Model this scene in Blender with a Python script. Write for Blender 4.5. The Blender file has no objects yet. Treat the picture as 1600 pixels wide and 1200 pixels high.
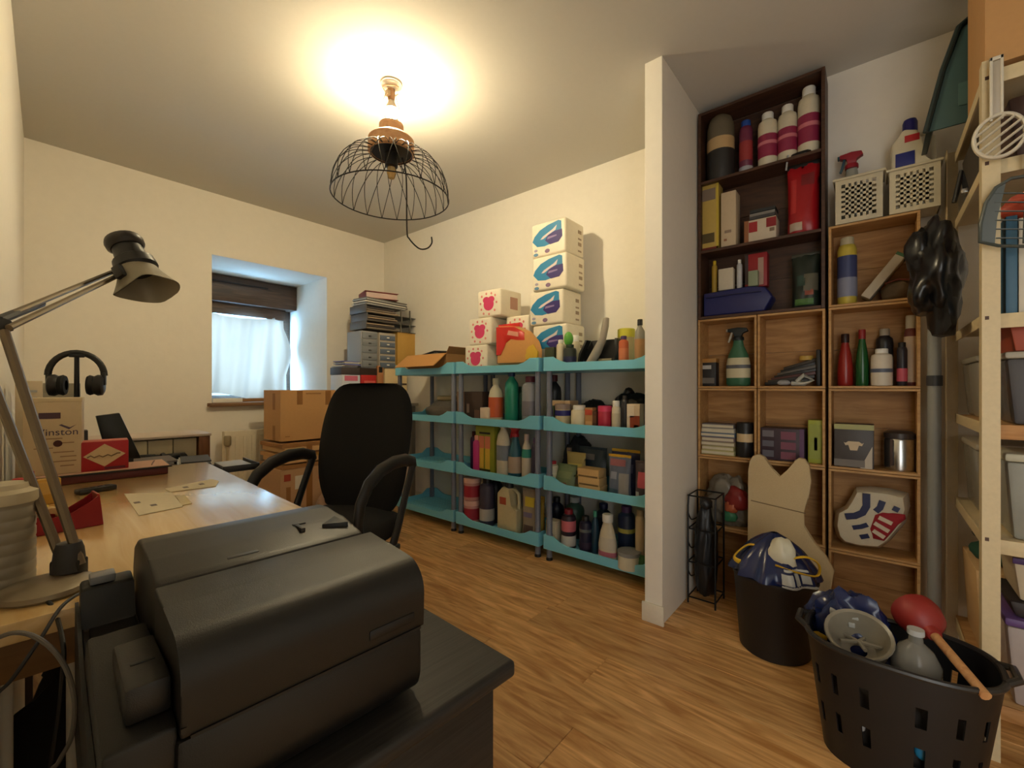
import bpy, bmesh, math, random
from mathutils import Vector, Matrix, noise
random.seed(7)
PI = math.pi
scene = bpy.context.scene
COL = scene.collection

# ------------------------------------------------------------------ camera
F, CX, CY, CAMH = 682.0, 800.0, 605.0, 1.045
ANG = math.radians(39.7)
cam_d = bpy.data.cameras.new('camera'); cam = bpy.data.objects.new('camera', cam_d); COL.objects.link(cam)
cam_d.sensor_width = 36.0; cam_d.lens = F / 1600.0 * 36.0
cam_d.shift_y = 5.0 / 1600.0
cam_d.clip_start = 0.01
cam.location = (0, 0, CAMH)
cam.rotation_euler = (PI / 2, 0, ANG - PI / 2)
scene.camera = cam

# ------------------------------------------------------------------ world, window daylight, added fill, exposure
world = bpy.data.worlds.new('world'); scene.world = world
world.use_nodes = True
bg = world.node_tree.nodes['Background']
bg.inputs[0].default_value = (0.55, 0.78, 1.0, 1)
bg.inputs[1].default_value = 1.8
ld = bpy.data.lights.new('window_daylight', 'AREA'); lo = bpy.data.objects.new('window_daylight', ld); COL.objects.link(lo)
ld.shape = 'RECTANGLE'; ld.size = 0.95; ld.size_y = 1.1
lo.location = (1.5, 4.80, 1.45)
lo.rotation_euler = (-PI / 2, 0, 0)
ld.color = (0.32, 0.62, 1.0); ld.energy = 190.0
# fill lamp outside an added doorway, put in to brighten the niche and rack
dd = bpy.data.lights.new('doorway_fill', 'AREA'); do = bpy.data.objects.new('doorway_fill', dd); COL.objects.link(do)
dd.shape = 'RECTANGLE'; dd.size = 0.85; dd.size_y = 2.0
do.location = (-0.75, -0.72, 1.05); do.rotation_euler = (PI / 2, 0, -PI / 2 )
dd.color = (1.0, 0.82, 0.58); dd.energy = 15.0
scene.view_settings.view_transform = 'Standard'
scene.view_settings.look = 'None'
scene.view_settings.gamma = 1.0
scene.view_settings.use_curve_mapping = False
scene.view_settings.exposure = 0.12
BULB_STRENGTH = 1280.0

# ------------------------------------------------------------------ measuring helpers (photo measurements turned into room coordinates)
_fw = (math.cos(ANG), math.sin(ANG)); _rt = (math.sin(ANG), -math.cos(ANG))
def _ray(px, py):
    a = (px - CX) / F
    return (_fw[0] + a * _rt[0], _fw[1] + a * _rt[1], (CY - py) / F)
def _at(r, t): return Vector((r[0] * t, r[1] * t, CAMH + r[2] * t))
def onX(px, py, X): r = _ray(px, py); return _at(r, X / r[0])
def onY(px, py, Y): r = _ray(px, py); return _at(r, Y / r[1])
def onZ(px, py, Z): r = _ray(px, py); return _at(r, (Z - CAMH) / r[2])
def atD(px, py, d): return _at(_ray(px, py), d)
SKEW = math.radians(-3.5)
def LP(u, v, z=0.0):
    c, s = math.cos(SKEW), math.sin(SKEW)
    return Vector((u * c - v * s, u * s + v * c, z))

# ------------------------------------------------------------------ materials
def lin(c):
    return tuple(((x / 255.0) / 12.92 if x <= 10 else (((x / 255.0) + 0.055) / 1.055) ** 2.4) for x in c)
_M = {}
def mat(rgb, rough=0.5, metal=0.0, var=0.06, bump=0.0, scale=60.0, spec=0.5, trans=0.0, name=None):
    key = (tuple(rgb), rough, metal, var, bump, scale, spec, trans)
    if key in _M: return _M[key]
    m = bpy.data.materials.new(name or 'surface_%d' % len(_M)); m.use_nodes = True
    nt = m.node_tree; p = nt.nodes['Principled BSDF']
    l = lin(rgb)
    p.inputs['Roughness'].default_value = rough; p.inputs['Metallic'].default_value = metal
    p.inputs['Specular IOR Level'].default_value = spec
    if trans: p.inputs['Transmission Weight'].default_value = trans
    tc = nt.nodes.new('ShaderNodeTexCoord'); n = nt.nodes.new('ShaderNodeTexNoise')
    n.inputs['Scale'].default_value = scale; n.inputs['Detail'].default_value = 3
    nt.links.new(tc.outputs['Object'], n.inputs['Vector'])
    r = nt.nodes.new('ShaderNodeMapRange'); r.inputs[3].default_value = 1 - var; r.inputs[4].default_value = 1 + var
    nt.links.new(n.outputs[0], r.inputs[0])
    x = nt.nodes.new('ShaderNodeVectorMath'); x.operation = 'SCALE'; x.inputs[0].default_value = l
    nt.links.new(r.outputs[0], x.inputs['Scale']); nt.links.new(x.outputs[0], p.inputs['Base Color'])
    if bump:
        b = nt.nodes.new('ShaderNodeBump'); b.inputs['Strength'].default_value = bump; b.inputs['Distance'].default_value = 0.004
        nt.links.new(n.outputs[0], b.inputs['Height']); nt.links.new(b.outputs[0], p.inputs['Normal'])
    _M[key] = m
    return m
def wood(c1, c2, rough=0.45, axis='Y', stretch=14.0, scale=3.0, bump=0.1, coord='Object', tone=0.0, name='wood', dist=1.2):
    key = ('wood', c1, c2, rough, axis, stretch, scale, bump, coord, tone)
    if key in _M: return _M[key]
    m = bpy.data.materials.new(name); m.use_nodes = True; nt = m.node_tree; p = nt.nodes['Principled BSDF']
    p.inputs['Roughness'].default_value = rough
    if coord == 'Object': co = nt.nodes.new('ShaderNodeTexCoord').outputs['Object']
    else: co = nt.nodes.new('ShaderNodeNewGeometry').outputs['Position']
    oi = nt.nodes.new('ShaderNodeObjectInfo')
    ad = nt.nodes.new('ShaderNodeVectorMath'); ad.operation = 'ADD'
    mu = nt.nodes.new('ShaderNodeVectorMath'); mu.operation = 'SCALE'; mu.inputs[0].default_value = (13, 17, 9)
    nt.links.new(oi.outputs['Random'], mu.inputs['Scale']); nt.links.new(co, ad.inputs[0]); nt.links.new(mu.outputs[0], ad.inputs[1])
    mp = nt.nodes.new('ShaderNodeMapping'); s = [stretch] * 3; s['XYZ'.index(axis)] = 1.0; mp.inputs['Scale'].default_value = s
    nt.links.new(ad.outputs[0], mp.inputs[0])
    n = nt.nodes.new('ShaderNodeTexNoise'); n.inputs['Scale'].default_value = scale; n.inputs['Detail'].default_value = 6; n.inputs['Distortion'].default_value = dist
    nt.links.new(mp.outputs[0], n.inputs['Vector'])
    cr = nt.nodes.new('ShaderNodeValToRGB'); cr.color_ramp.elements[0].position = 0.32; cr.color_ramp.elements[1].position = 0.68
    cr.color_ramp.elements[0].color = (*lin(c1), 1); cr.color_ramp.elements[1].color = (*lin(c2), 1)
    nt.links.new(n.outputs[0], cr.inputs[0])
    out = cr.outputs[0]
    if tone:
        mr = nt.nodes.new('ShaderNodeMapRange'); mr.inputs[3].default_value = 1 - tone; mr.inputs[4].default_value = 1 + tone
        nt.links.new(oi.outputs['Random'], mr.inputs[0])
        vs = nt.nodes.new('ShaderNodeVectorMath'); vs.operation = 'SCALE'
        nt.links.new(out, vs.inputs[0]); nt.links.new(mr.outputs[0], vs.inputs['Scale']); out = vs.outputs[0]
    nt.links.new(out, p.inputs['Base Color'])
    if bump:
        b = nt.nodes.new('ShaderNodeBump'); b.inputs['Strength'].default_value = bump; b.inputs['Distance'].default_value = 0.002
        nt.links.new(n.outputs[0], b.inputs['Height']); nt.links.new(b.outputs[0], p.inputs['Normal'])
    _M[key] = m
    return m
def clear(rgb=(235, 240, 240), amount=0.75, rough=0.15, name='clear_plastic'):
    key = ('clear', rgb, amount, rough)
    if key in _M: return _M[key]
    m = bpy.data.materials.new(name); m.use_nodes = True; nt = m.node_tree
    p = nt.nodes['Principled BSDF']; p.inputs['Base Color'].default_value = (*lin(rgb), 1); p.inputs['Roughness'].default_value = rough
    t = nt.nodes.new('ShaderNodeBsdfTransparent'); t.inputs[0].default_value = (*lin(rgb), 1)
    mx = nt.nodes.new('ShaderNodeMixShader'); mx.inputs[0].default_value = amount
    nt.links.new(p.outputs[0], mx.inputs[1]); nt.links.new(t.outputs[0], mx.inputs[2])
    nt.links.new(mx.outputs[0], nt.nodes['Material Output'].inputs[0])
    _M[key] = m
    return m
def cloth_mat():
    m = bpy.data.materials.new('window_sheet_cloth'); m.use_nodes = True; nt = m.node_tree
    p = nt.nodes['Principled BSDF']; p.inputs['Base Color'].default_value = (0.80, 0.88, 0.92, 1); p.inputs['Roughness'].default_value = 0.9
    t = nt.nodes.new('ShaderNodeBsdfTranslucent'); t.inputs[0].default_value = (0.105, 0.066, 0.045, 1)
    mx = nt.nodes.new('ShaderNodeMixShader'); mx.inputs[0].default_value = 0.6
    w = nt.nodes.new('ShaderNodeTexNoise'); w.inputs['Scale'].default_value = 220
    b = nt.nodes.new('ShaderNodeBump'); b.inputs['Strength'].default_value = 0.15; b.inputs['Distance'].default_value = 0.002
    nt.links.new(w.outputs[0], b.inputs['Height']); nt.links.new(b.outputs[0], p.inputs['Normal'])
    nt.links.new(p.outputs[0], mx.inputs[1]); nt.links.new(t.outputs[0], mx.inputs[2])
    nt.links.new(mx.outputs[0], nt.nodes['Material Output'].inputs[0])
    return m
def emit(rgb, s, name='glow'):
    m = bpy.data.materials.new(name); m.use_nodes = True; nt = m.node_tree
    p = nt.nodes['Principled BSDF']; p.inputs['Emission Color'].default_value = (*rgb, 1); p.inputs['Emission Strength'].default_value = s
    p.inputs['Base Color'].default_value = (0.9, 0.85, 0.7, 1)
    return m

WHITE = mat((236, 232, 222), 0.45); CREAM = mat((222, 206, 170), 0.55); BLACK = mat((20, 20, 21), 0.45); BLACKM = mat((14, 14, 15), 0.8)
DGREY = mat((52, 52, 54), 0.5); GREY = mat((120, 122, 126), 0.5); LGREY = mat((178, 178, 176), 0.5); CHROME = mat((190, 186, 178), 0.28, 1.0)
RED = mat((176, 26, 36), 0.45); NAVY = mat((24, 30, 72), 0.45); TEAL = mat((30, 128, 116), 0.4); YEL = mat((222, 186, 40), 0.5)
CARD = mat((196, 150, 98), 0.8, bump=0.05); CARDL = mat((214, 176, 126), 0.8); CARDD = mat((160, 116, 70), 0.85); TAPE = mat((150, 104, 56), 0.35)
PAPER = mat((226, 220, 206), 0.8); PINK = mat((206, 60, 120), 0.45); PURP = mat((70, 40, 92), 0.45); ORNG = mat((206, 96, 46), 0.5)
BLUE = mat((36, 76, 160), 0.45); CYAN = mat((40, 130, 176), 0.45); MAROON = mat((84, 22, 24), 0.5); DGREEN = mat((28, 52, 34), 0.5); GREEN = mat((70, 150, 60), 0.5); BROWN = mat((72, 46, 32), 0.6)
TAN = mat((186, 160, 116), 0.85, bump=0.1); SILVER = mat((200, 200, 198), 0.25, 1.0); INK = mat((40, 34, 40), 0.6); MAGENTA = mat((150, 34, 76), 0.5)

# ------------------------------------------------------------------ mesh helpers
class B:
    def __init__(s): s.bm = bmesh.new()
    def box(s, x0, x1, y0, y1, z0, z1, bev=0.0, seg=2, M=None):
        co = [(x, y, z) for z in (z0, z1) for y in (y0, y1) for x in (x0, x1)]
        vs = [s.bm.verts.new(c) for c in co]
        fs = [s.bm.faces.new([vs[i] for i in f]) for f in ((0, 2, 3, 1), (4, 5, 7, 6), (0, 1, 5, 4), (2, 6, 7, 3), (0, 4, 6, 2), (1, 3, 7, 5))]
        nv = vs
        if bev > 0:
            ed = list({e for f in fs for e in f.edges})
            r = bmesh.ops.bevel(s.bm, geom=ed, offset=bev, segments=seg, affect='EDGES', profile=0.5, clamp_overlap=True)
            nv = list({v for f in r['faces'] for v in f.verts} | {v for v in vs if v.is_valid})
        if M is not None: bmesh.ops.transform(s.bm, matrix=M, verts=nv)
        return s
    def lathe(s, prof, seg=20, c=(0, 0, 0), sy=1.0, M=None):
        rings = []; allv = []
        for r, z in prof:
            if r < 1e-6: ring = [s.bm.verts.new((c[0], c[1], c[2] + z))]
            else: ring = [s.bm.verts.new((c[0] + r * math.cos(2 * PI * i / seg), c[1] + sy * r * math.sin(2 * PI * i / seg), c[2] + z)) for i in range(seg)]
            rings.append(ring); allv += ring
        for a, b in zip(rings, rings[1:]):
            if len(a) == 1 and len(b) == 1: continue
            for i in range(seg):
                j = (i + 1) % seg
                if len(a) == 1: s.bm.faces.new((a[0], b[j], b[i]))
                elif len(b) == 1: s.bm.faces.new((a[i], a[j], b[0]))
                else: s.bm.faces.new((a[i], a[j], b[j], b[i]))
        if M is not None: bmesh.ops.transform(s.bm, matrix=M, verts=allv)
        return s
    def tube(s, pts, r, seg=8, cyc=False, flat=1.0):
        pts = [Vector(p) for p in pts]; n = len(pts); rings = []
        ref = None
        for i, p in enumerate(pts):
            if cyc: t = (pts[(i + 1) % n] - pts[i - 1]).normalized()
            else: t = (pts[min(i + 1, n - 1)] - pts[max(i - 1, 0)]).normalized()
            if ref is None: ref = Vector((0, 0, 1)) if abs(t.z) < 0.9 else Vector((1, 0, 0))
            a = (ref - t * ref.dot(t)).normalized(); b = t.cross(a); ref = a
            rr = r[i] if isinstance(r, (list, tuple)) else r
            rings.append([s.bm.verts.new(p + a * (rr * flat * math.cos(2 * PI * k / seg)) + b * (rr * math.sin(2 * PI * k / seg))) for k in range(seg)])
        m = n if cyc else n - 1
        for i in range(m):
            A, C = rings[i], rings[(i + 1) % n]
            for k in range(seg):
                j = (k + 1) % seg
                s.bm.faces.new((A[k], A[j], C[j], C[k]))
        if not cyc:
            s.bm.faces.new(rings[0][::-1]); s.bm.faces.new(rings[-1])
        return s
    def prism(s, poly, a, b, axis='y', bev=0.0, seg=2):
        # poly: 2d points; axis y -> (x,z), axis x -> (y,z), axis z -> (x,y)
        def P(p, t): return {'y': (p[0], t, p[1]), 'x': (t, p[0], p[1]), 'z': (p[0], p[1], t)}[axis]
        A = [s.bm.verts.new(P(p, a)) for p in poly]; C = [s.bm.verts.new(P(p, b)) for p in poly]
        n = len(poly); fs = [s.bm.faces.new(A[::-1]), s.bm.faces.new(C)]
        for i in range(n):
            j = (i + 1) % n; fs.append(s.bm.faces.new((A[i], A[j], C[j], C[i])))
        if bev > 0:
            ed = list({e for f in fs for e in f.edges})
            bmesh.ops.bevel(s.bm, geom=ed, offset=bev, segments=seg, affect='EDGES', profile=0.5, clamp_overlap=True)
        return s
    def blob(s, sx, sy, sz, seed=0, amp=0.15, fr=2.2, sub=3, flat=True, c=(0, 0, 0), crease=0.0):
        r = bmesh.ops.create_icosphere(s.bm, subdivisions=sub, radius=1.0)
        for v in r['verts']:
            d = v.co.normalized(); q = d * fr + Vector((seed * 7.3, seed * 3.1, seed * 1.7))
            k = 1 + amp * noise.noise(q) + crease * (0.5 - abs(noise.noise(q * 2.7)))
            p = d * k
            z = p.z * sz
            if flat: z = max(z, -0.8 * sz) + 0.8 * sz
            v.co = Vector((p.x * sx + c[0], p.y * sy + c[1], z + c[2]))
        return s
    def grid(s, fn, nu, nv, closed_u=False):
        g = [[s.bm.verts.new(fn(i / (nu if closed_u else nu - 1), j / (nv - 1))) for j in range(nv)] for i in range(nu)]
        for i in range(nu if closed_u else nu - 1):
            for j in range(nv - 1):
                k = (i + 1) % nu
                s.bm.faces.new((g[i][j], g[k][j], g[k][j + 1], g[i][j + 1]))
        return s
    def mesh(s, name, m, smooth=True, ang=40):
        bmesh.ops.recalc_face_normals(s.bm, faces=s.bm.faces)
        me = bpy.data.meshes.new(name); s.bm.to_mesh(me); s.bm.free()
        if smooth:
            me.polygons.foreach_set('use_smooth', [True] * len(me.polygons))
            me.set_sharp_from_angle(angle=math.radians(ang))
        me.materials.append(m)
        return me
    def obj(s, name, m, parent=None, loc=(0, 0, 0), rot=(0, 0, 0), smooth=True, ang=40):
        o = bpy.data.objects.new(name, s.mesh(name, m, smooth, ang)); COL.objects.link(o)
        o.location = loc; o.rotation_euler = rot
        if parent: o.parent = parent
        return o
def tag(o, label, cat, group=None):
    o['label'] = label; o['category'] = cat
    if group: o['group'] = group
    return o
def thing(name, label, cat, loc=(0, 0, 0), rz=0.0, group=None):
    o = bpy.data.objects.new(name, None); COL.objects.link(o); o.empty_display_size = 0.05
    o.location = loc; o.rotation_euler = (0, 0, rz)
    return tag(o, label, cat, group)
def struct(o): o['kind'] = 'structure'; return o
def text(s, size, m, parent, loc, rot, name='lettering', depth=0.0004):
    c = bpy.data.curves.new('t', 'FONT'); c.body = s; c.size = size; c.extrude = depth; c.align_x = 'CENTER'; c.align_y = 'CENTER'
    t = bpy.data.objects.new('t', c); COL.objects.link(t)
    dg = bpy.context.evaluated_depsgraph_get(); me = bpy.data.meshes.new_from_object(t.evaluated_get(dg))
    bpy.data.objects.remove(t); bpy.data.curves.remove(c)
    me.name = name; me.materials.clear(); me.materials.append(m)
    o = bpy.data.objects.new(name, me); COL.objects.link(o); o.parent = parent; o.location = loc; o.rotation_euler = rot
    return o
WA = -PI / 2      # rotation of things that stand with their front to the room along the long wall

# ------------------------------------------------------------------ product builders (local: x right, y back, z up; base at z=0)
PROF = {
 'round': [(0.46, 0), (0.5, 0.02), (0.5, 0.66), (0.45, 0.75), (0.22, 0.84), (0.19, 0.86), (0.19, 0.90)],
 'squat': [(0.46, 0), (0.5, 0.02), (0.5, 0.76), (0.46, 0.83), (0.3, 0.87), (0.26, 0.9)],
 'slim': [(0.46, 0), (0.5, 0.02), (0.5, 0.60), (0.40, 0.74), (0.2, 0.84), (0.18, 0.9)],
 'cone': [(0.46, 0), (0.5, 0.02), (0.5, 0.35), (0.40, 0.6), (0.28, 0.76), (0.24, 0.82), (0.24, 0.86)],
 'tottle': [(0.44, 0), (0.48, 0.02), (0.5, 0.4), (0.49, 0.74), (0.42, 0.8), (0.36, 0.82)],
 'can': [(0.45, 0), (0.5, 0.015), (0.5, 0.82), (0.42, 0.88), (0.3, 0.9)],
 'flask': [(0.42, 0), (0.5, 0.03), (0.5, 0.35), (0.42, 0.52), (0.24, 0.68), (0.2, 0.76), (0.2, 0.8)],
 'jar': [(0.46, 0), (0.5, 0.03), (0.5, 0.76), (0.47, 0.8)],
}
CAPS = {'round': (0.25, 0.87, 1.0), 'squat': (0.3, 0.88, 1.0), 'slim': (0.24, 0.86, 1.0), 'cone': (0.27, 0.83, 1.0),
        'tottle': (0.38, 0.81, 1.0), 'can': (0.36, 0.88, 1.0), 'flask': (0.24, 0.78, 0.84), 'jar': (0.52, 0.78, 1.0)}
def prof_r(p, z):
    for (r0, z0), (r1, z1) in zip(p, p[1:]):
        if z0 <= z <= z1: return r0 + (r1 - r0) * (z - z0) / max(1e-6, z1 - z0)
    return p[-1][0]
def bottle(name, label, cat, loc, w, h, style, body, cap, lab=None, lz=(0.15, 0.55), d=None, rz=WA, group=None, stripe=None, sz=None):
    sy = (d / w) if d else 1.0
    t = thing(name, label, cat, loc, rz, group)
    p = PROF[style]
    B().lathe([(0, 0)] + [(r * w, z * h) for r, z in p] + [(0, p[-1][1] * h)], 20, sy=sy).obj('body', body, t)
    r, a, b = CAPS[style]
    B().lathe([(0, a * h), (r * w, a * h), (r * w, (b - 0.015) * h), (r * w * 0.9, b * h), (0, b * h)], 16, sy=sy if r > 0.34 else 1).obj('lid' if style == 'jar' else 'cap', cap, t)
    def band(za, zb, m, k, nm):
        zs = [za + (zb - za) * i / 6 for i in range(7)]
        B().lathe([(prof_r(p, z) * w + k, z * h) for z in zs] + [(prof_r(p, z) * w - 0.0006, z * h) for z in zs[::-1]], 20, sy=sy).obj(nm, m, t)
    if lab: band(lz[0], lz[1], lab, 0.0008, 'label_sticker')
    if stripe: band(sz[0], sz[1], stripe, 0.0016, 'label_stripe')
    return t
def spray(name, label, cat, loc, w, h, body, head, lab=None, d=None, rz=WA, face=-1, lz=(0.12, 0.42), trig=None, stripe=None, sz=None):
    t = bottle(name, label, cat, loc, w, h, 'flask', body, head, lab, lz, d, rz, None, stripe, sz)
    f = face; k = w
    B().prism([(f * 0.42 * k, 0.93 * h), (f * 0.42 * k, 0.985 * h), (0, h), (-f * 0.34 * k, 0.985 * h), (-f * 0.40 * k, 0.93 * h), (-f * 0.16 * k, 0.90 * h), (-f * 0.15 * k, 0.83 * h), (f * 0.15 * k, 0.83 * h), (f * 0.16 * k, 0.92 * h)], -0.13 * k, 0.13 * k, 'y', 0.002).obj('spray_head', head, t)
    B().prism([(f * 0.20 * k, 0.93 * h), (f * 0.30 * k, 0.93 * h), (f * 0.38 * k, 0.80 * h), (f * 0.44 * k, 0.76 * h), (f * 0.36 * k, 0.75 * h), (f * 0.28 * k, 0.82 * h)], -0.06 * k, 0.06 * k, 'y', 0.001).obj('trigger', trig or head, t)
    B().box(f * 0.42 * k - 0.008, f * 0.42 * k + 0.008, -0.1 * k, 0.1 * k, 0.935 * h, 0.98 * h, 0.002).obj('nozzle', trig or head, t)
    return t
def jug(name, label, cat, loc, w, h, d, body, cap, lab=None, rz=WA, lab2=None, side=1, lbox=(-0.4, 0.2, 0.12, 0.6), l2box=None):
    t = thing(name, label, cat, loc, rz)
    s = side
    # bottle with an integral handle: outline with a grip hole between body and handle
    B().prism([(-w / 2 * s, 0), (w / 2 * s, 0), (w / 2 * s, 0.48 * h), (0.18 * w * s, 0.52 * h), (0.14 * w * s, 0.76 * h), (0.10 * w * s, 0.84 * h), (-0.22 * w * s, 0.88 * h), (-w / 2 * s, 0.74 * h)], -d / 2, d / 2, 'y', min(w, d) * 0.12, 3).obj('body', body, t)
    B().tube([(0.05 * w * s, 0, 0.82 * h), (0.26 * w * s, 0, 0.82 * h), (0.41 * w * s, 0, 0.76 * h), (0.43 * w * s, 0, 0.6 * h), (0.42 * w * s, 0, 0.44 * h)], 0.065 * w, 10).obj('handle', body, t)
    B().lathe([(0, 0.85 * h), (0.17 * w, 0.85 * h), (0.17 * w, 0.97 * h), (0.14 * w, h), (0, h)], 16, (-0.07 * w * s, 0, 0)).obj('cap', cap, t)
    if lab: B().box(lbox[0] * w, lbox[1] * w, -d / 2 - 0.0012, -d / 2 + 0.0008, lbox[2] * h, lbox[3] * h, 0.0005).obj('label_sticker', lab, t)
    if lab2 and l2box: B().box(l2box[0] * w, l2box[1] * w, -d / 2 - 0.0024, -d / 2 + 0.0004, l2box[2] * h, l2box[3] * h, 0.0005).obj('label_stripe', lab2, t)
    return t
def carton(name, label, cat, loc, w, h, d, m, prints=(), rz=WA, group=None, lid=None, side=(), top=None):
    """box with a tucked lid seam, printed panels as thin plates on the front (-y) and left/right sides"""
    t = thing(name, label, cat, loc, rz, group)
    B().box(-w / 2, w / 2, -d / 2, d / 2, 0, h, min(w, h, d) * 0.03).obj('body', m, t)
    if lid: B().box(-w / 2 - 0.001, w / 2 + 0.001, -d / 2 - 0.001, d / 2 + 0.001, h * 0.86, h + 0.001, 0.001).obj('lid', lid, t)
    for (a, b, c, e, pm) in prints:
        B().box((a - 0.5) * w, (b - 0.5) * w, -d / 2 - 0.0014, -d / 2 + 0.001, c * h, e * h).obj('printed_panel', pm, t)
    for (sg, a, b, c, e, pm) in side:
        x = sg * w / 2
        B().box(min(x, x + sg * 0.0014), max(x, x + sg * 0.0014), (a - 0.5) * d, (b - 0.5) * d, c * h, e * h).obj('printed_panel', pm, t)
    if top: B().box(-w / 2 + 0.002, w / 2 - 0.002, -d / 2 + 0.002, d / 2 - 0.002, h - 0.001, h + 0.0014).obj('top_flap', top, t)
    return t
def pouch(name, label, cat, loc, w, h, d, m, prints=(), rz=WA, tilt=0.0, seed=1, top=None, group=None):
    t = thing(name, label, cat, loc, rz, group)
    t.rotation_euler = (tilt, 0, rz)
    def surf(sg, k=0.0):
        def fn(a, b):
            x = (a - 0.5) * w; e = max(0.0, 1 - abs(2 * a - 1) ** 3) ** 0.5
            f = (math.sin(PI * min(1, (b + 0.04) / 1.04 * 0.98)) ** 0.5 if b > 0.5 else 1.0) if True else 1
            f = max(0.03, (1 - max(0, b - 0.25) / 0.75) ** 0.7 * (0.75 + 0.25 * min(1, b / 0.08)))
            y = sg * d / 2 * max(0.04, e) * f + 0.006 * noise.noise(Vector((a * 5 + seed, b * 5, sg)))
            return (x * (1 - 0.04 * math.sin(PI * b)), y + sg * k, b * h)
        return fn
    b = B(); b.grid(surf(-1), 13, 13); b.grid(surf(1), 13, 13); bmesh.ops.remove_doubles(b.bm, verts=b.bm.verts, dist=0.0008)
    b.obj('bag_body', m, t, ang=60)
    B().box(-w / 2, w / 2, -0.003, 0.003, h * 0.965, h * 1.03, 0.001).obj('top_seal', top or m, t)
    for (a0, a1, b0, b1, pm) in prints:
        fn = surf(-1, 0.0015)
        q = B(); q.grid(lambda a, bb: fn(a0 + (a1 - a0) * a, b0 + (b1 - b0) * bb), 7, 7)
        fi = surf(-1, -0.001)
        q.grid(lambda a, bb: fi(a0 + (a1 - a0) * a, b0 + (b1 - b0) * bb), 7, 7)
        q.obj('printed_panel', pm, t, ang=60)
    return t
def cord(pts, n=6):
    P = [Vector(p) for p in pts]; out = []
    for i in range(len(P) - 1):
        p0, p1, p2, p3 = P[max(i - 1, 0)], P[i], P[i + 1], P[min(i + 2, len(P) - 1)]
        for q in range(n):
            t = q / n
            out.append(0.5 * ((2 * p1) + (-p0 + p2) * t + (2 * p0 - 5 * p1 + 4 * p2 - p3) * t * t + (-p0 + 3 * p1 - 3 * p2 + p3) * t ** 3))
    return out + [P[-1]]
def pillow(name, poly, y, th, m, parent, k=0.86):
    b = B(); cx = sum(p[0] for p in poly) / len(poly); cz = sum(p[1] for p in poly) / len(poly)
    rings = []
    for s, yy in ((0.5, -th), (k, -th * 0.8), (1.0, 0.0), (k, th * 0.8)): rings.append([b.bm.verts.new((cx + (p[0] - cx) * s, y + yy, cz + (p[1] - cz) * s)) for p in poly])
    b.bm.faces.new(rings[0])
    for A, C in zip(rings, rings[1:]):
        for i in range(len(poly)): j = (i + 1) % len(poly); b.bm.faces.new((A[i], A[j], C[j], C[i]))
    b.bm.faces.new(rings[-1][::-1])
    return b.obj(name, m, parent, ang=50)

def spot(x0, x1, yt, X, z, rnd=True):
    """photo extent -> (location, width, height) of a thing standing at depth X on a shelf of height z"""
    cx = (x0 + x1) / 2; a, b, c = onX(x0, 600, X), onX(x1, 600, X), onX(cx, yt, X)
    w = abs(a.y - b.y)
    if rnd: w *= 0.5 + 0.5 * math.cos(math.atan2(c.y, c.x))
    return Vector((X, c.y, z)), w, c.z - z
# ================================================================== THE ROOM
ZC = 2.50; XA = 2.565; XN = 2.52; YW = 3.81; YB = -1.30; UL = -0.093
WALLM = mat((241, 234, 221), 0.85, var=0.03, bump=0.25, scale=24.0, name='wall_plaster')
CEILM = mat((210, 205, 196), 0.9, var=0.02, bump=0.1, scale=40.0, name='ceiling_paint')
FLOORW = wood((184, 128, 68), (240, 192, 128), 0.42, 'Y', 9.0, 2.4, 0.15, 'Position', 0.14, name='oak_laminate', dist=2.2)
TRIMM = mat((232, 224, 206), 0.5)
# floor: subfloor with single planks as pieces
fl = struct(B().box(-0.45, XA + 0.1, YB - 0.1, YW + 0.1, -0.06, -0.012).obj('floor', mat((60, 42, 28), 0.9)))
PW = 0.193
k = 0; x = -0.393
while x < XA:
    x1 = min(x + PW, XA); y = YB - random.random() * 1.1
    while y < YW:
        y1 = min(y + 1.285, YW); ya = max(y, YB)
        if y1 - ya > 0.02 and not (x1 > 2.53 and x1 - x < 0.03):
            B().box(x + 0.0007, x1 - 0.0007, ya + 0.0007, y1 - 0.0007, -0.012, 0, 0.0012, 1).obj('plank', FLOORW, fl, smooth=False)
        y += 1.285
    x += PW
struct(B().box(-0.45, XA + 0.15, YB - 0.15, YW + 0.15, ZC, ZC + 0.1).obj('ceiling', CEILM))
# left wall: an old wall, slightly out of square with the room
a0, a1 = LP(UL, -1.45), LP(UL, 4.1)
def wseg(v0, v1, z0, z1, b):
    p0, p1 = LP(UL, v0), LP(UL, v1); b.prism([(p0.x, p0.y), (p1.x, p1.y), (p1.x - 0.25, p1.y), (p0.x - 0.25, p0.y)], z0, z1, 'z')
b = B(); DV0, DV1, DZ = -1.16, -0.24, 2.08      # doorway added behind the camera to let the fill lamp in
wseg(-1.45, DV0, 0, ZC, b); wseg(DV1, 4.1, 0, ZC, b); wseg(DV0, DV1, DZ, ZC, b)
struct(b.obj('wall_left', WALLM, smooth=False))
dr = bpy.data.objects.new('added_door_1', None); COL.objects.link(dr); struct(dr)  # frame of the added doorway
def jamb(v0, v1, z0, z1, nm):
    p0, p1 = LP(UL + 0.012, v0), LP(UL + 0.012, v1); B().prism([(p0.x, p0.y), (p1.x, p1.y), (p1.x - 0.27, p1.y), (p0.x - 0.27, p0.y)], z0, z1, 'z').obj(nm, TRIMM, dr, smooth=False)
jamb(DV0, DV0 + 0.03, 0, DZ, 'jamb'); jamb(DV1 - 0.03, DV1, 0, DZ, 'jamb'); jamb(DV0 + 0.03, DV1 - 0.03, DZ - 0.03, DZ, 'head')
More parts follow.
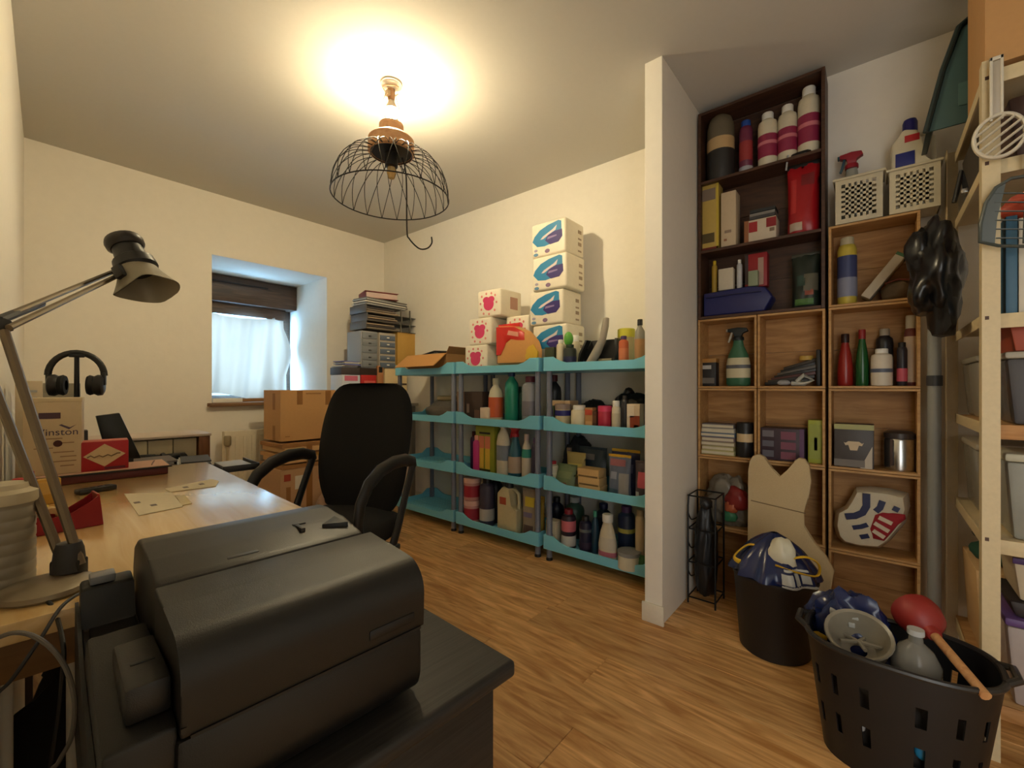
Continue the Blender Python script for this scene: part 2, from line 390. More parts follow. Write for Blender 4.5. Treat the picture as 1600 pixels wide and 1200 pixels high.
# wall with the window opening (a deep reveal)
WX0, WX1, WZ0, WZ1, WYB = 1.077, 1.968, 0.905, 2.038, 4.62
b = B()
b.box(-0.35, WX0, YW, WYB + 0.12, 0, ZC); b.box(WX1, XA + 0.15, YW, WYB + 0.12, 0, ZC)
b.box(WX0, WX1, YW, WYB + 0.12, 0, WZ0); b.box(WX0, WX1, YW, WYB + 0.12, WZ1, ZC)
struct(b.obj('wall_window', WALLM, smooth=False))
struct(B().box(XA, XA + 0.12, 0.75, YW, 0, ZC).obj('wall_long', WALLM, smooth=False))
struct(B().box(XN, XN + 0.16, YB, 0.75, 0, ZC).obj('wall_niche', WALLM, smooth=False))
struct(B().box(-0.45, XA + 0.15, YB - 0.12, YB, 0, ZC).obj('wall_rear', WALLM, smooth=False))
struct(B().box(1.892, XA, 0.715, 0.795, 0, ZC, 0.003).obj('wall_partition', WALLM, smooth=False))
# baseboards
struct(B().box(1.880, 1.892, 0.705, 0.805, 0, 0.085, 0.003).obj('baseboard_partition', TRIMM))
struct(B().box(XA - 0.012, XA, 0.80, YW - 0.012, 0, 0.08, 0.003).obj('baseboard_long', TRIMM))
struct(B().box(0.16, XA - 0.012, YW - 0.012, YW, 0, 0.08, 0.003).obj('baseboard_window', TRIMM))
# window: brown frame, glass, roller box, sill
BRN = wood((70, 51, 38), (98, 74, 56), 0.5, 'X', 10, 4, 0.1, name='brown_window_wood')
win = bpy.data.objects.new('window_1', None); COL.objects.link(win); struct(win); win.location = (0, 0, 0)
fy0, fy1 = 4.56, 4.62
b = B(); b.box(WX0, WX0 + 0.06, fy0, fy1, WZ0, WZ1, 0.004); b.obj('frame_stile', BRN, win)
B().box(WX1 - 0.075, WX1, fy0, fy1, WZ0, WZ1, 0.004).obj('frame_stile', BRN, win)
B().box(WX0, WX1, fy0, fy1, WZ0, WZ0 + 0.07, 0.004).obj('frame_rail', BRN, win)
B().box(WX0, WX1, fy0, fy1, WZ1 - 0.07, WZ1, 0.004).obj('frame_rail', BRN, win)
B().box(WX0 + 0.05, WX1 - 0.06, 4.585, 4.593, WZ0 + 0.06, WZ1 - 0.06).obj('pane', clear((240, 246, 248), 0.92, 0.05, 'window_glass'), win)
rb = B().box(WX0, WX1 - 0.005, 4.40, 4.555, 1.80, 2.03, 0.006).obj('roller_box', BRN, win)
B().box(WX0 + 0.08, WX0 + 0.62, 4.392, 4.401, 1.965, 1.98, 0.002).obj('groove_strip', mat((40, 28, 20), 0.5), rb)
B().box(WX0, WX1 - 0.08, 4.47, 4.555, 1.70, 1.80, 0.004).obj('lower_rail', BRN, win)
struct(B().box(WX0 - 0.03, WX1 + 0.02, YW - 0.055, 4.56, WZ0 - 0.005, WZ0 + 0.022, 0.004).obj('trim_1', wood((96, 66, 40), (140, 102, 64), 0.5, 'X', 10, 4)))
trim = bpy.data.objects['trim_1']
# sheet hung over the window
CL = cloth_mat()
def sheet(a, b_):
    x = WX0 + 0.006 + a * 0.795
    top = 1.76 - 0.10 * math.sin(PI * min(1, a * 1.05)) * 0.75 - 0.03 * a
    zb = 0.965 + 0.03 * math.sin(a * 7)
    z = top + (zb - top) * b_
    y = 4.435 + 0.020 * math.sin(a * 19 + 1.2 * b_) * (0.35 + b_) + 0.012 * math.sin(a * 41 + 3 * b_) + 0.04 * (1 - b_) * abs(2 * a - 1) + 0.03 * math.sin((a + 0.35 * b_) * 8)
    if a > 0.93 and 0.15 < b_ < 0.75: x += 0.055 * math.sin((b_ - 0.15) / 0.6 * PI)
    return (x, y, z)
b = B(); b.grid(sheet, 64, 30)
sh = b.obj('window_sheet', CL, ang=180)
tag(sh, 'pale bluish white sheet hung across the window under the brown roller box', 'curtain')

# sill clutter
carton('cardboard_strip', 'flat brown cardboard strip lying on the window sill by the sheet', 'cardboard', (1.36, 4.05, WZ0 + 0.023), 0.50, 0.022, 0.14, CARDD, rz=0.05, top=CARDD)
carton('sill_box', 'flat white box at the left end of the window sill', 'box', (1.19, 3.88, WZ0 + 0.023), 0.20, 0.03, 0.10, WHITE, rz=0.0, top=PAPER)

# ------------------------------------------------------------------ ceiling lamp
LX, LY = 1.239, 1.779
lamp = thing('pendant_lamp', 'bare glowing ceiling bulb above a wooden cap with black wire dome shade', 'ceiling lamp', (LX, LY, ZC))
B().lathe([(0, 0), (0.05, 0), (0.05, -0.008), (0.02, -0.018), (0.016, -0.03), (0, -0.03)], 20).obj('ceiling_rose', WHITE, lamp)
B().tube([(0.04 * math.cos(t), 0.04 * math.sin(t), -0.03 - 0.006 * math.sin(t * 2)) for t in [i * PI / 8 for i in range(14)]], 0.0028, 6).obj('loose_wire', mat((180, 150, 110), 0.5), lamp)
B().lathe([(0, -0.028), (0.016, -0.028), (0.018, -0.06), (0.016, -0.085), (0, -0.085)], 16).obj('bulb_socket', mat((170, 130, 90), 0.5), lamp)
B().box(-0.03, -0.012, -0.012, 0.012, -0.07, -0.045, 0.002).obj('terminal_block', CREAM, lamp)
bulbm = emit((1.0, 0.835, 0.52), BULB_STRENGTH, 'bulb_glow')
B().lathe([(0, -0.172), (0.012, -0.170), (0.023, -0.162), (0.030, -0.148), (0.0315, -0.138), (0.0305, -0.128), (0, -0.1275)], 24).obj('bulb', bulbm, lamp)
B().lathe([(0.014, -0.084), (0.017, -0.095), (0.027, -0.115), (0.0308, -0.127), (0, -0.127)], 24).obj('added_bulb_collar', mat((226, 214, 190), 0.5), lamp)  # opaque collar added to hold bulb light off the ceiling
WCAP = wood((188, 138, 94), (206, 160, 114), 0.6, 'X', 6, 8, 0.05, name='turned_wood')
# wires that hold the cap below the bulb
for s in (-1, 1): B().tube([(s * 0.016, 0, -0.03), (s * 0.045, 0, -0.10), (s * 0.045, 0, -0.21)], 0.0016, 6).obj('hanging_wire', mat((150, 120, 80), 0.5), lamp)
B().lathe([(0, -0.198), (0.054, -0.198), (0.057, -0.203), (0.057, -0.245), (0.092, -0.262), (0.107, -0.276), (0.108, -0.335), (0.100, -0.342), (0.094, -0.335), (0.094, -0.27), (0, -0.27)], 32).obj('wooden_cap', WCAP, lamp)
B().lathe([(0.092, -0.275), (0.092, -0.336), (0.03, -0.338), (0.03, -0.40), (0.022, -0.405), (0, -0.405)], 24).obj('lamp_holder', BLACK, lamp)
B().lathe([(0, -0.40), (0.018, -0.40), (0.022, -0.43), (0.014, -0.455), (0, -0.46)], 14).obj('filament_bulb', clear((230, 200, 140), 0.5, 0.05, 'amber_glass'), lamp)
WIRE = mat((30, 26, 24), 0.45, 0.4)
NW = 22; ZR = -0.55; RR = 0.272; ZT = -0.338; RT = 0.098
shade = B().tube([(RR * math.cos(2 * PI * i / 48), RR * math.sin(2 * PI * i / 48), ZR) for i in range(48)], 0.0032, 6, True).obj('wire_shade', WIRE, lamp)
B().tube([(RT * math.cos(2 * PI * i / 32), RT * math.sin(2 * PI * i / 32), ZT) for i in range(32)], 0.0032, 6, True).obj('top_ring', WIRE, shade)
for i in range(NW):
    for sg in (-1, 1):
        pts = []
        for q in range(9):
            t = q / 8; th = t * PI / 2
            r = RT + (RR - RT) * math.sin(th) ** 0.85; z = ZT + (ZR - ZT) * (1 - math.cos(th))
            an = 2 * PI * (i + sg * t) / NW
            pts.append((r * math.cos(an), r * math.sin(an), z))
        B().tube(pts, 0.0018, 5).obj('wire_rib', WIRE, shade)
# hook that dangles out of the shade
hk = [(0.03, -0.045, -0.36), (0.045, -0.055, -0.45), (0.047, -0.058, -0.70), (0.055, -0.066, -0.745), (0.085, -0.10, -0.79), (0.11, -0.13, -0.79), (0.125, -0.146, -0.765), (0.124, -0.146, -0.735)]
B().tube(cord(hk, 5), 0.0035, 7).obj('wire_hook', WIRE, lamp)

# ------------------------------------------------------------------ blue plastic shelf units
TRAY = mat((126, 204, 228), 0.38, var=0.02, name='aqua_plastic'); POST = mat((112, 116, 132), 0.35, name='grey_plastic_tube')
TZ = [0.070, 0.427, 0.784, 1.141]; UW, UD, XF = 0.735, 0.395, 2.150
def make_unit(label, yc, w=UW):
    t = thing('shelf_unit', label, 'shelf', (XF, yc, 0), WA, 'aqua plastic shelf units along the long wall')
    h, c, lip = 0.085, 0.10, 0.046
    for z in TZ:
        b = B()
        b.box(-w / 2 + 0.004, w / 2 - 0.004, 0.004, UD - 0.004, z, z + 0.010)
        def lipp(x0, x1): return [(x0, z), (x1, z), (x1, z + h), (x1 - c * 0.7, z + h), (x1 - c * 1.15, z + lip + 0.012), (x1 - c * 1.6, z + lip), (x0 + c * 1.6, z + lip), (x0 + c * 1.15, z + lip + 0.012), (x0 + c * 0.7, z + h), (x0, z + h)]
        b.prism(lipp(-w / 2, w / 2), 0, 0.010, 'y', 0.002, 1)
        b.prism(lipp(-w / 2, w / 2), UD - 0.010, UD, 'y', 0.002, 1)
        for s in (-1, 1):
            x = s * (w / 2 - 0.005)
            b.prism([(p, q) for p, q in [(0.010, z), (UD - 0.010, z), (UD - 0.010, z + h), (UD - 0.07, z + h), (UD - 0.12, z + lip), (0.12, z + lip), (0.07, z + h), (0.010, z + h)]], x - 0.005, x + 0.005, 'x', 0.0015, 1)
        for q in range(9): b.box(-w / 2 + 0.02, w / 2 - 0.02, 0.03 + q * 0.042, 0.036 + q * 0.042, z + 0.010, z + 0.0125)
        b.obj('tray', TRAY, t, ang=35)
    for sx in (-1, 1):
        for y in (0.028, UD - 0.028):
            x = sx * (w / 2 - 0.026)
            zz = [0.02] + TZ + [TZ[-1] + 0.084]
            q = B()
            prof = [(0, 0.018), (0.0175, 0.018)]
            for z in TZ[:-1]: prof += [(0.0175, z - 0.006), (0.0205, z - 0.004), (0.0205, z + 0.088), (0.0175, z + 0.092)]
            prof += [(0.0175, TZ[-1] + 0.070), (0, TZ[-1] + 0.070)]
            p = q.lathe(prof, 14, (x, y, 0)).obj('post', POST, t)
            B().lathe([(0, 0), (0.02, 0), (0.021, 0.006), (0.016, 0.02), (0, 0.02)], 14, (x, y, 0)).obj('foot', BLACK, p)
    return t
YU = {'R': 1.172, 'M': 1.942, 'L': 2.685}
make_unit('aqua four-tier plastic shelf unit next to the white partition', YU['R'])
make_unit('aqua four-tier plastic shelf unit in the middle, under the toilet roll packs', YU['M'])
make_unit('aqua four-tier plastic shelf unit behind the office chair with two empty trays', YU['L'], 0.70)
def SZ(i): return TZ[i] + 0.0135

# ------------------------------------------------------------------ office chair
CH = thing('office_chair', 'black fabric office chair with looped plastic arms pulled up to the desk', 'chair', (0.92, 1.74, 0), math.radians(-69.6))
FAB = mat((13, 13, 14), 0.95, var=0.25, bump=0.3, scale=350, name='black_chair_fabric'); CPL = mat((26, 26, 28), 0.42, name='black_chair_plastic')
def pad(nu, nv, fn_w, cen, th, H, z0):
    def mk(sg):
        def fn(a, b_):
            s = 2 * a - 1; t = b_
            w = fn_w(t); e = max(0.0, 1 - abs(s) ** 4) ** 0.5; g = max(0.0, math.cos((t - 0.5) * PI)) ** 0.45
            x = s * w; y, z = cen(s, tz(t))
            return (x, y + sg * th * e * g, z)
        return fn
    b = B(); b.grid(mk(-1), nu, nv); b.grid(mk(1), nu, nv)
    bmesh.ops.remove_doubles(b.bm, verts=b.bm.verts, dist=0.0005)
    return b
def tz(t):
    s_ = math.sin((t - 0.5) * PI); return 0.5 + 0.5 * math.copysign(abs(s_) ** 0.85, s_)
def bw(t): return 0.252 * max(0.0, math.cos((t - 0.5) * PI)) ** 0.36 * (0.92 + 0.08 * min(1, t * 1.6))
def bc(s, t): return (0.225 + 0.085 * t - 0.05 * math.sin(PI * min(1, t * 1.25)) * 0.35 - 0.055 * s * s, 0.475 + 0.59 * t)
pad(21, 25, bw, bc, 0.034, 0.56, 0.5).obj('backrest', FAB, CH, ang=60)
B().prism([(0.25, 0.38), (0.31, 0.40), (0.33, 0.55), (0.35, 0.80), (0.325, 0.80), (0.30, 0.56), (0.26, 0.43)], -0.035, 0.035, 'x', 0.008).obj('back_support', CPL, CH)
def seat_cushion():
    b = B(); n = 36; rings = []
    def outline(k, z):
        r = []
        for i in range(n):
            a = 2 * PI * i / n; c, s = math.cos(a), math.sin(a)
            x = 0.245 * k * math.copysign(abs(c) ** 0.55, c); y = 0.235 * k * math.copysign(abs(s) ** 0.55, s)
            r.append(b.bm.verts.new((x, y, z - (0.03 if y < -0.17 else 0) * ((-y - 0.17) / 0.07 if y < -0.17 else 0))))
        return r
    for k, z in ((0.0001, 0.41), (0.9, 0.41), (0.98, 0.425), (1.0, 0.455), (0.97, 0.485), (0.85, 0.498), (0.4, 0.495), (0.0001, 0.49)): rings.append(outline(k, z))
    for A, C in zip(rings, rings[1:]):
        for i in range(n): j = (i + 1) % n; b.bm.faces.new((A[i], A[j], C[j], C[i]))
    bmesh.ops.remove_doubles(b.bm, verts=b.bm.verts, dist=0.0005)
    return b
seat_cushion().obj('seat', FAB, CH, ang=60)
B().box(-0.16, 0.16, -0.16, 0.26, 0.375, 0.415, 0.01).obj('seat_plate', CPL, CH)
for s in (-1, 1):
    x = s * 0.275
    arc = [(0.185, 0.700), (0.180, 0.722), (0.12, 0.738), (0.04, 0.740), (-0.05, 0.722), (-0.12, 0.682), (-0.165, 0.620), (-0.180, 0.550), (-0.165, 0.480), (-0.12, 0.430), (-0.04, 0.402)]
    a = B().tube([(x, p, q) for p, q in arc], [0.020, 0.024, 0.027, 0.028, 0.028, 0.027, 0.025, 0.023, 0.022, 0.02, 0.018], 12, flat=0.62).obj('armrest', CPL, CH)
    B().tube([(x, 0.183, 0.712), (x, 0.13, 0.60), (x, 0.07, 0.47), (x, 0.03, 0.402)], [0.02, 0.019, 0.02, 0.022], 10, flat=0.6).obj('arm_strut', CPL, a)
    B().box(min(s * 0.12, x + s * 0.02), max(s * 0.12, x + s * 0.02), -0.06, 0.06, 0.385, 0.41, 0.006).obj('arm_bracket', CPL, a)
B().lathe([(0, 0.09), (0.03, 0.09), (0.03, 0.24), (0.018, 0.24), (0.018, 0.38), (0, 0.38)], 16).obj('gas_column', CPL, CH)
for i in range(5):
    an = 2 * PI * i / 5 + 0.3; dx, dy = math.cos(an), math.sin(an)
    l = B().tube([(0.02 * dx, 0.02 * dy, 0.105), (0.15 * dx, 0.15 * dy, 0.092), (0.29 * dx, 0.29 * dy, 0.07)], [0.028, 0.024, 0.018], 8).obj('base_leg', CPL, CH)
    B().lathe([(0, -0.02), (0.026, -0.02), (0.028, -0.012), (0.028, 0.012), (0.026, 0.02), (0, 0.02)], 14, M=Matrix.Translation((0.29 * dx, 0.29 * dy, 0.0285)) @ Matrix.Rotation(an, 4, 'Z') @ Matrix.Rotation(PI / 2, 4, 'X')).obj('castor', BLACK, l)

# ------------------------------------------------------------------ desk along the left wall
DESKW = wood((214, 172, 104), (232, 196, 134), 0.19, 'Y', 10, 3, 0.06, name='light_desk_veneer')
_p = DESKW.node_tree.nodes['Principled BSDF']; _p.inputs['Coat Weight'].default_value = 1.0; _p.inputs['Coat Roughness'].default_value = 0.24; _p.inputs['Coat IOR'].default_value = 1.9
desk = thing('desk', 'long light wood desk along the left wall with white steel legs', 'desk', LP(0, 0.83), SKEW)
DV = 1.235
B().box(UL + 0.012, 0.430, 0, DV, 0.722, 0.750, 0.003).obj('desk_top', DESKW, desk)
B().box(UL + 0.03, 0.40, 0.045, 0.063, 0.655, 0.722, 0.002).obj('apron', wood((120, 84, 46), (150, 108, 62), 0.5, 'X', 10, 3), desk)
LEGM = mat((214, 208, 192), 0.45)
def unLP(p): return (p.x * math.cos(SKEW) + p.y * math.sin(SKEW), -p.x * math.sin(SKEW) + p.y * math.cos(SKEW) - 0.83)
for lx, ly in (unLP(atD(10, 1100, 0.60)), unLP(atD(113, 1100, 0.63)), (-0.06, 1.16), (0.39, 1.16)):
    k_ = 0.0065 if ly < 0.5 else 0.0135
    B().lathe([(0, 0), (k_ + 0.004, 0), (k_ + 0.004, 0.012), (k_, 0.016), (k_, 0.722), (0, 0.722)], 14, (lx, ly, 0)).obj('leg', LEGM, desk)
# second low table beyond the desk
tb = thing('side_table', 'dark narrow table past the end of the desk, buried under papers', 'table', LP(0, 2.09), SKEW)
B().box(UL + 0.02, 0.52, 0, 0.80, 0.665, 0.690, 0.003).obj('table_top', mat((54, 46, 42), 0.5), tb)
for lx, ly in ((-0.05, 0.05), (0.48, 0.05), (-0.05, 0.75), (0.48, 0.75)):
    B().box(lx - 0.018, lx + 0.018, ly - 0.018, ly + 0.018, 0, 0.665, 0.003).obj('leg', mat((54, 46, 42), 0.5), tb)

# ------------------------------------------------------------------ black cabinet and printer in the foreground
BASH = wood((24, 23, 22), (44, 42, 40), 0.55, 'X', 40, 4, 0.15, name='black_ash')
cab = thing('printer_cabinet', 'low black ash cabinet under the printer', 'cabinet', LP(0, 0), SKEW)
B().box(0.022, 0.463, 0.425, 0.82, 0.628, 0.653, 0.008, 3).obj('cabinet_top', BASH, cab)
B().box(0.03, 0.445, 0.455, 0.473, 0.02, 0.628, 0.001).obj('front_panel', BASH, cab)
B().box(0.428, 0.446, 0.474, 0.81, 0.02, 0.628, 0.001).obj('side_panel', BASH, cab)
B().box(0.03, 0.048, 0.474, 0.81, 0.02, 0.628, 0.001).obj('side_panel', BASH, cab)
B().box(0.03, 0.445, 0.80, 0.812, 0.02, 0.628, 0.001).obj('back_panel', BASH, cab)
B().box(0.446, 0.452, 0.47, 0.48, 0.02, 0.62, 0.001).obj('edge_strip', BLACK, cab)
B().box(0.035, 0.44, 0.48, 0.80, 0, 0.02).obj('plinth', BLACK, cab)
PRN = mat((17, 16, 15), 0.44, var=0.05, bump=0.12, scale=900, name='printer_shell'); PRD = mat((16, 15, 15), 0.5); PRM = mat((28, 26, 25), 0.40, bump=0.1, scale=900)
pr = thing('printer', 'large black multifunction printer on the cabinet, seen from behind', 'printer', LP(0, 0, 0.653), SKEW)
# lower housing, with a rounded rear edge
B().prism([(0.468, 0.012), (0.462, 0.030), (0.462, 0.088), (0.776, 0.088), (0.780, 0.020), (0.770, 0.012)], 0.075, 0.326, 'x', 0.006).obj('lower_housing', PRN, pr)
# upper cover: rear face curves over into the lid
def arc2(cx, cy, r, a0_, a1_, n=8): return [(cx + r * math.cos(math.radians(a0_ + (a1_ - a0_) * i / n)), cy + r * math.sin(math.radians(a0_ + (a1_ - a0_) * i / n))) for i in range(n + 1)]
prof = [(0.461, 0.090), (0.461, 0.128)] + arc2(0.499, 0.132, 0.038, 180, 97, 9) + [(0.545, 0.174), (0.595, 0.1785)] + [(0.595, 0.09)]
B().prism(prof, 0.078, 0.328, 'x', 0.016, 4).obj('rear_cover', PRN, pr, ang=25)
prof = [(0.5965, 0.09), (0.5965, 0.176), (0.605, 0.181), (0.66, 0.190), (0.715, 0.196), (0.745, 0.194), (0.772, 0.180), (0.785, 0.15), (0.785, 0.09)]
lid = B().prism(prof, 0.080, 0.318, 'x', 0.014, 4).obj('scanner_lid', PRM, pr, ang=25)
B().box(0.246, 0.252, 0.640, 0.668, 0.182, 0.192, 0.001).obj('lid_slot', PRD, lid)
B().box(0.244, 0.262, 0.664, 0.670, 0.183, 0.1925, 0.001).obj('lid_slot', PRD, lid)
B().prism([(0.275, 0.64), (0.308, 0.625), (0.306, 0.668)], 0.180, 0.1915, 'z', 0.001).obj('lid_recess', PRD, lid)
B().box(0.150, 0.185, 0.615, 0.625, 0.1815, 0.1838, 0.001).obj('badge', DGREY, lid)
# seams and grip slot of the rear
B().box(0.085, 0.322, 0.4595, 0.463, 0.0885, 0.0915).obj('seam', PRD, pr)
B().box(0.252, 0.314, 0.4590, 0.466, 0.100, 0.113, 0.003).obj('grip_slot', PRD, pr)
B().box(0.322, 0.331, 0.50, 0.53, 0.10, 0.16, 0.002).obj('hinge_tab', PRD, pr)
B().box(0.322, 0.334, 0.49, 0.54, 0.02, 0.062, 0.003).obj('side_bracket', PRD, pr)
B().box(0.078, 0.082, 0.4600, 0.56, 0.095, 0.10).obj('seam', PRD, pr)
# left end: lower step with a well and a raised cartridge door
B().prism([(0.468, 0.012), (0.468, 0.100), (0.64, 0.128), (0.66, 0.090), (0.735, 0.098), (0.745, 0.145), (0.775, 0.148), (0.785, 0.13), (0.785, 0.012)], 0.028, 0.0775, 'x', 0.004).obj('side_console', PRN, pr)
B().prism([(0.47, 0.02), (0.785, 0.02), (0.785, 0.118), (0.74, 0.118), (0.66, 0.085), (0.47, 0.075)], 0.024, 0.0275, 'x').obj('side_wall', PRN, pr)
B().box(0.0345, 0.0765, 0.658, 0.737, 0.0905, 0.0995, 0.001).obj('well_floor', PRD, pr)
d_ = B().box(0.044, 0.0765, 0.488, 0.585, 0.104, 0.136, 0.004).obj('cartridge_door', PRM, pr)
B().box(0.052, 0.070, 0.528, 0.533, 0.130, 0.1368, 0.0005).obj('door_slot', PRD, d_)
B().box(0.036, 0.060, 0.748, 0.772, 0.146, 0.156, 0.002).obj('latch', mat((120, 124, 132), 0.3), pr)
for fx, fy in ((0.05, 0.50), (0.30, 0.50), (0.05, 0.75), (0.30, 0.75)): B().lathe([(0, 0), (0.012, 0), (0.012, 0.014), (0, 0.014)], 12, (fx, fy, 0)).obj('foot', BLACK, pr)
# ================================================================== THINGS ON THE DESK
ZD = 0.7505
# swing-arm lamp
STEEL = mat((134, 122, 104), 0.35, 0.8, name='brushed_arm_steel')
base = onZ(72, 925, ZD)
dl = thing('desk_lamp', 'swing-arm desk lamp with steel rods and a dark grey flared head', 'lamp', base, 0)
def rel(v): return Vector(v) - base
B().lathe([(0, 0), (0.048, 0), (0.052, 0.004), (0.050, 0.010), (0.04, 0.015), (0, 0.017)], 28).obj('base', mat((150, 136, 112), 0.4, 0.3), dl)
j0 = rel(atD(108, 895, 0.66))
B().lathe([(0, 0.018), (0.020, 0.018), (0.017, 0.05), (0.014, max(0.06, j0.z - 0.005)), (0, max(0.06, j0.z - 0.005))], 16, (j0.x, j0.y, 0)).obj('swivel_post', DGREY, dl)
B().box(-0.020, 0.020, -0.010, 0.010, -0.020, 0.022, 0.004, M=Matrix.Translation(j0) @ Matrix.Rotation(math.radians(-40), 4, 'Z')).obj('joint', BLACK, dl)
A0, A1 = rel(atD(126, 882, 0.66)), rel(atD(6, 516, 0.66)); C0, C1 = rel(atD(98, 880, 0.665)), rel(atD(-34, 540, 0.67))
for p, q in ((A0, A1), (C0, C1)):
    dv = (q - p)
    B().tube([p, p + dv * 0.5, q], 0.0062, 8).obj('arm_rod', STEEL, dl)
B().tube([C0, A0], 0.009, 8).obj('pivot_bar', BLACK, dl)
B().tube([A1 + Vector((0.002, 0, 0.008)), (A1 + C1) / 2 + Vector((0, 0, 0.012)), C1], 0.011, 8).obj('elbow_joint', BLACK, dl)
H0, H1 = rel(atD(178, 424, 1.0)), rel(atD(200, 423, 1.01))
for p, q in ((rel(atD(-6, 500, 0.665)), H0), (rel(atD(14, 512, 0.66)), H1)):
    B().tube([p, (p + q) / 2, q], 0.0048, 8).obj('arm_rod', STEEL, dl)
p_, q_ = rel(atD(-2, 500, 0.665)), rel(atD(64, 474, 0.775))
B().tube([p_, q_], 0.0068, 8).obj('spring_sleeve', DGREY, dl)
# head: round cap, collar and flared square shade, tipped to the right
hc = rel(atD(212, 415, 1.0))
ax = (rel(atD(184, 374, 1.0)) - rel(atD(226, 458, 0.99))).normalized()
rotm = ax.to_track_quat('Z', 'Y').to_matrix().to_4x4()
HM = Matrix.Translation(hc) @ rotm
HD = mat((44, 38, 34), 0.42); HG = mat((140, 132, 112), 0.45)
B().lathe([(0, 0.074), (0.020, 0.074), (0.034, 0.070), (0.037, 0.062), (0.036, 0.052), (0.030, 0.046), (0, 0.046)], 24, M=HM).obj('head_cap', HD, dl)
B().lathe([(0, 0.046), (0.028, 0.046), (0.031, 0.018), (0.039, 0.012), (0.041, -0.008), (0.036, -0.014), (0, -0.014)], 24, M=HM).obj('lamp_neck', BLACK, dl)
b = B()
def shade_fn(k):
    def fn(a, t):
        an = 2 * PI * a; e = 0.5
        c, s = math.cos(an), math.sin(an)
        r = (0.034 + 0.016 * t ** 1.3) - k
        x = r * math.copysign(abs(c) ** (1 - 0.45 * t), c) * 1.12; y = r * math.copysign(abs(s) ** (1 - 0.45 * t), s)
        z = -0.010 - 0.052 * t - 0.010 * t * (abs(c) ** 4)
        return HM @ Vector((x, y, z))
    return fn
b.grid(shade_fn(0), 32, 9, True); b.grid(shade_fn(0.002), 32, 9, True)
b.obj('lamp_shade', HG, dl, ang=50)
B().tube([HM @ Vector((0.03, -0.02, -0.02)), HM @ Vector((0.0, -0.045, 0.0)), H0], 0.008, 8).obj('head_bracket', DGREY, dl)
B().box(-0.006, 0.006, -0.010, 0.010, -0.014, 0.014, 0.002, M=HM @ Matrix.Translation((0.0500, 0.0, -0.032))).obj('switch', BLACK, dl)

# ribbed translucent tub at the left edge
tp = onZ(0, 918, ZD)
tub = thing('plastic_tub', 'ribbed grey translucent tub with a pale lid at the wall end of the desk', 'tub', tp, SKEW)
rp = [(0, 0), (0.034, 0), (0.036, 0.003)]
for i in range(7): rp += [(0.0365, 0.006 + i * 0.0165), (0.0365, 0.017 + i * 0.0165), (0.0358, 0.018 + i * 0.0165), (0.0358, 0.020 + i * 0.0165)]
rp += [(0.0365, 0.124), (0, 0.124)]
B().lathe(rp, 28).obj('body', mat((150, 140, 120), 0.35), tub)
B().lathe([(0, 0.1245), (0.039, 0.1245), (0.040, 0.128), (0.039, 0.140), (0.030, 0.145), (0.028, 0.152), (0, 0.152)], 28).obj('lid', mat((204, 190, 158), 0.4), tub)

# maroon writing board with the tobacco boxes
bd = thing('writing_board', 'flat maroon box with a pinkish top under the tobacco cartons', 'box', LP(0.145, 1.965, ZD), SKEW - 0.02)
B().box(-0.18, 0.140, -0.085, 0.085, 0, 0.022, 0.002).obj('body', MAROON, bd)
B().box(-0.185, 0.150, -0.090, 0.090, 0.0225, 0.0275, 0.001).obj('rim', BLACK, bd)
B().box(-0.178, 0.143, -0.084, 0.084, 0.0275, 0.0290).obj('paper_top', mat((206, 164, 140), 0.7), bd)
B().tube([(0.10, -0.05, 0.0305), (0.108, 0.0, 0.0305), (0.118, 0.05, 0.0305)], 0.0012, 6).obj('stitch_line', BROWN, bd)
ZBD = ZD + 0.0292
cwht = mat((206, 186, 152), 0.6)
wn = thing('tobacco_carton', 'tall cream tobacco carton lettered Winston with a small eagle', 'carton', onY(86, 600, 1.955).to_2d().to_3d() + Vector((0, 0, ZBD)), SKEW - 0.10)
WK = 0.062
B().box(-WK, WK, -0.045, 0.045, 0, 0.232, 0.002).obj('body', cwht, wn)
B().box(-WK - 0.001, WK + 0.001, -0.046, 0.046, 0.220, 0.233, 0.001).obj('lid', mat((214, 196, 160), 0.6), wn)
text('Winston', 0.029, mat((70, 58, 84), 0.6), wn, (0.004, -0.0456, 0.128), (PI / 2, 0, 0))
B().box(-0.030, 0.016, -0.0464, -0.044, 0.170, 0.188).obj('printed_badge', mat((86, 60, 72), 0.6), wn)
B().prism([(0.012, 0.150), (0.030, 0.157), (0.018, 0.152), (0.036, 0.142), (0.050, 0.150), (0.034, 0.136)], -0.0462, -0.044, 'y').obj('eagle_print', mat((80, 66, 90), 0.6), wn)
for i, (a, c) in enumerate(((-0.04, 0.02), (0.015, 0.045), (-0.04, 0.0), (0.0, 0.045), (0.015, 0.05), (-0.01, 0.05), (0.015, 0.045))):
    B().box(a, c, -0.0460, -0.044, 0.108 - i * 0.014, 0.111 - i * 0.014).obj('printed_line', mat((150, 120, 92), 0.6), wn)
B().lathe([(0, 0), (0.010, 0), (0.010, 0.001), (0, 0.001)], 12, M=Matrix.Translation((0.010, -0.0462, 0.094)) @ Matrix.Rotation(PI / 2, 4, 'X')).obj('printed_spot', mat((72, 26, 26), 0.6), wn)
rd = thing('red_carton', 'small red cigarette carton with a cream diamond on the front', 'carton', onY(163, 600, 1.93).to_2d().to_3d() + Vector((0, 0, ZBD)), SKEW - 0.05)
B().box(-0.058, 0.058, -0.035, 0.035, 0, 0.092, 0.002).obj('body', mat((168, 20, 32), 0.5), rd)
B().prism([(-0.049, 0.047), (0, 0.084), (0.050, 0.049), (0, 0.012)], -0.0364, -0.034, 'y').obj('diamond_print', mat((214, 190, 150), 0.6), rd)
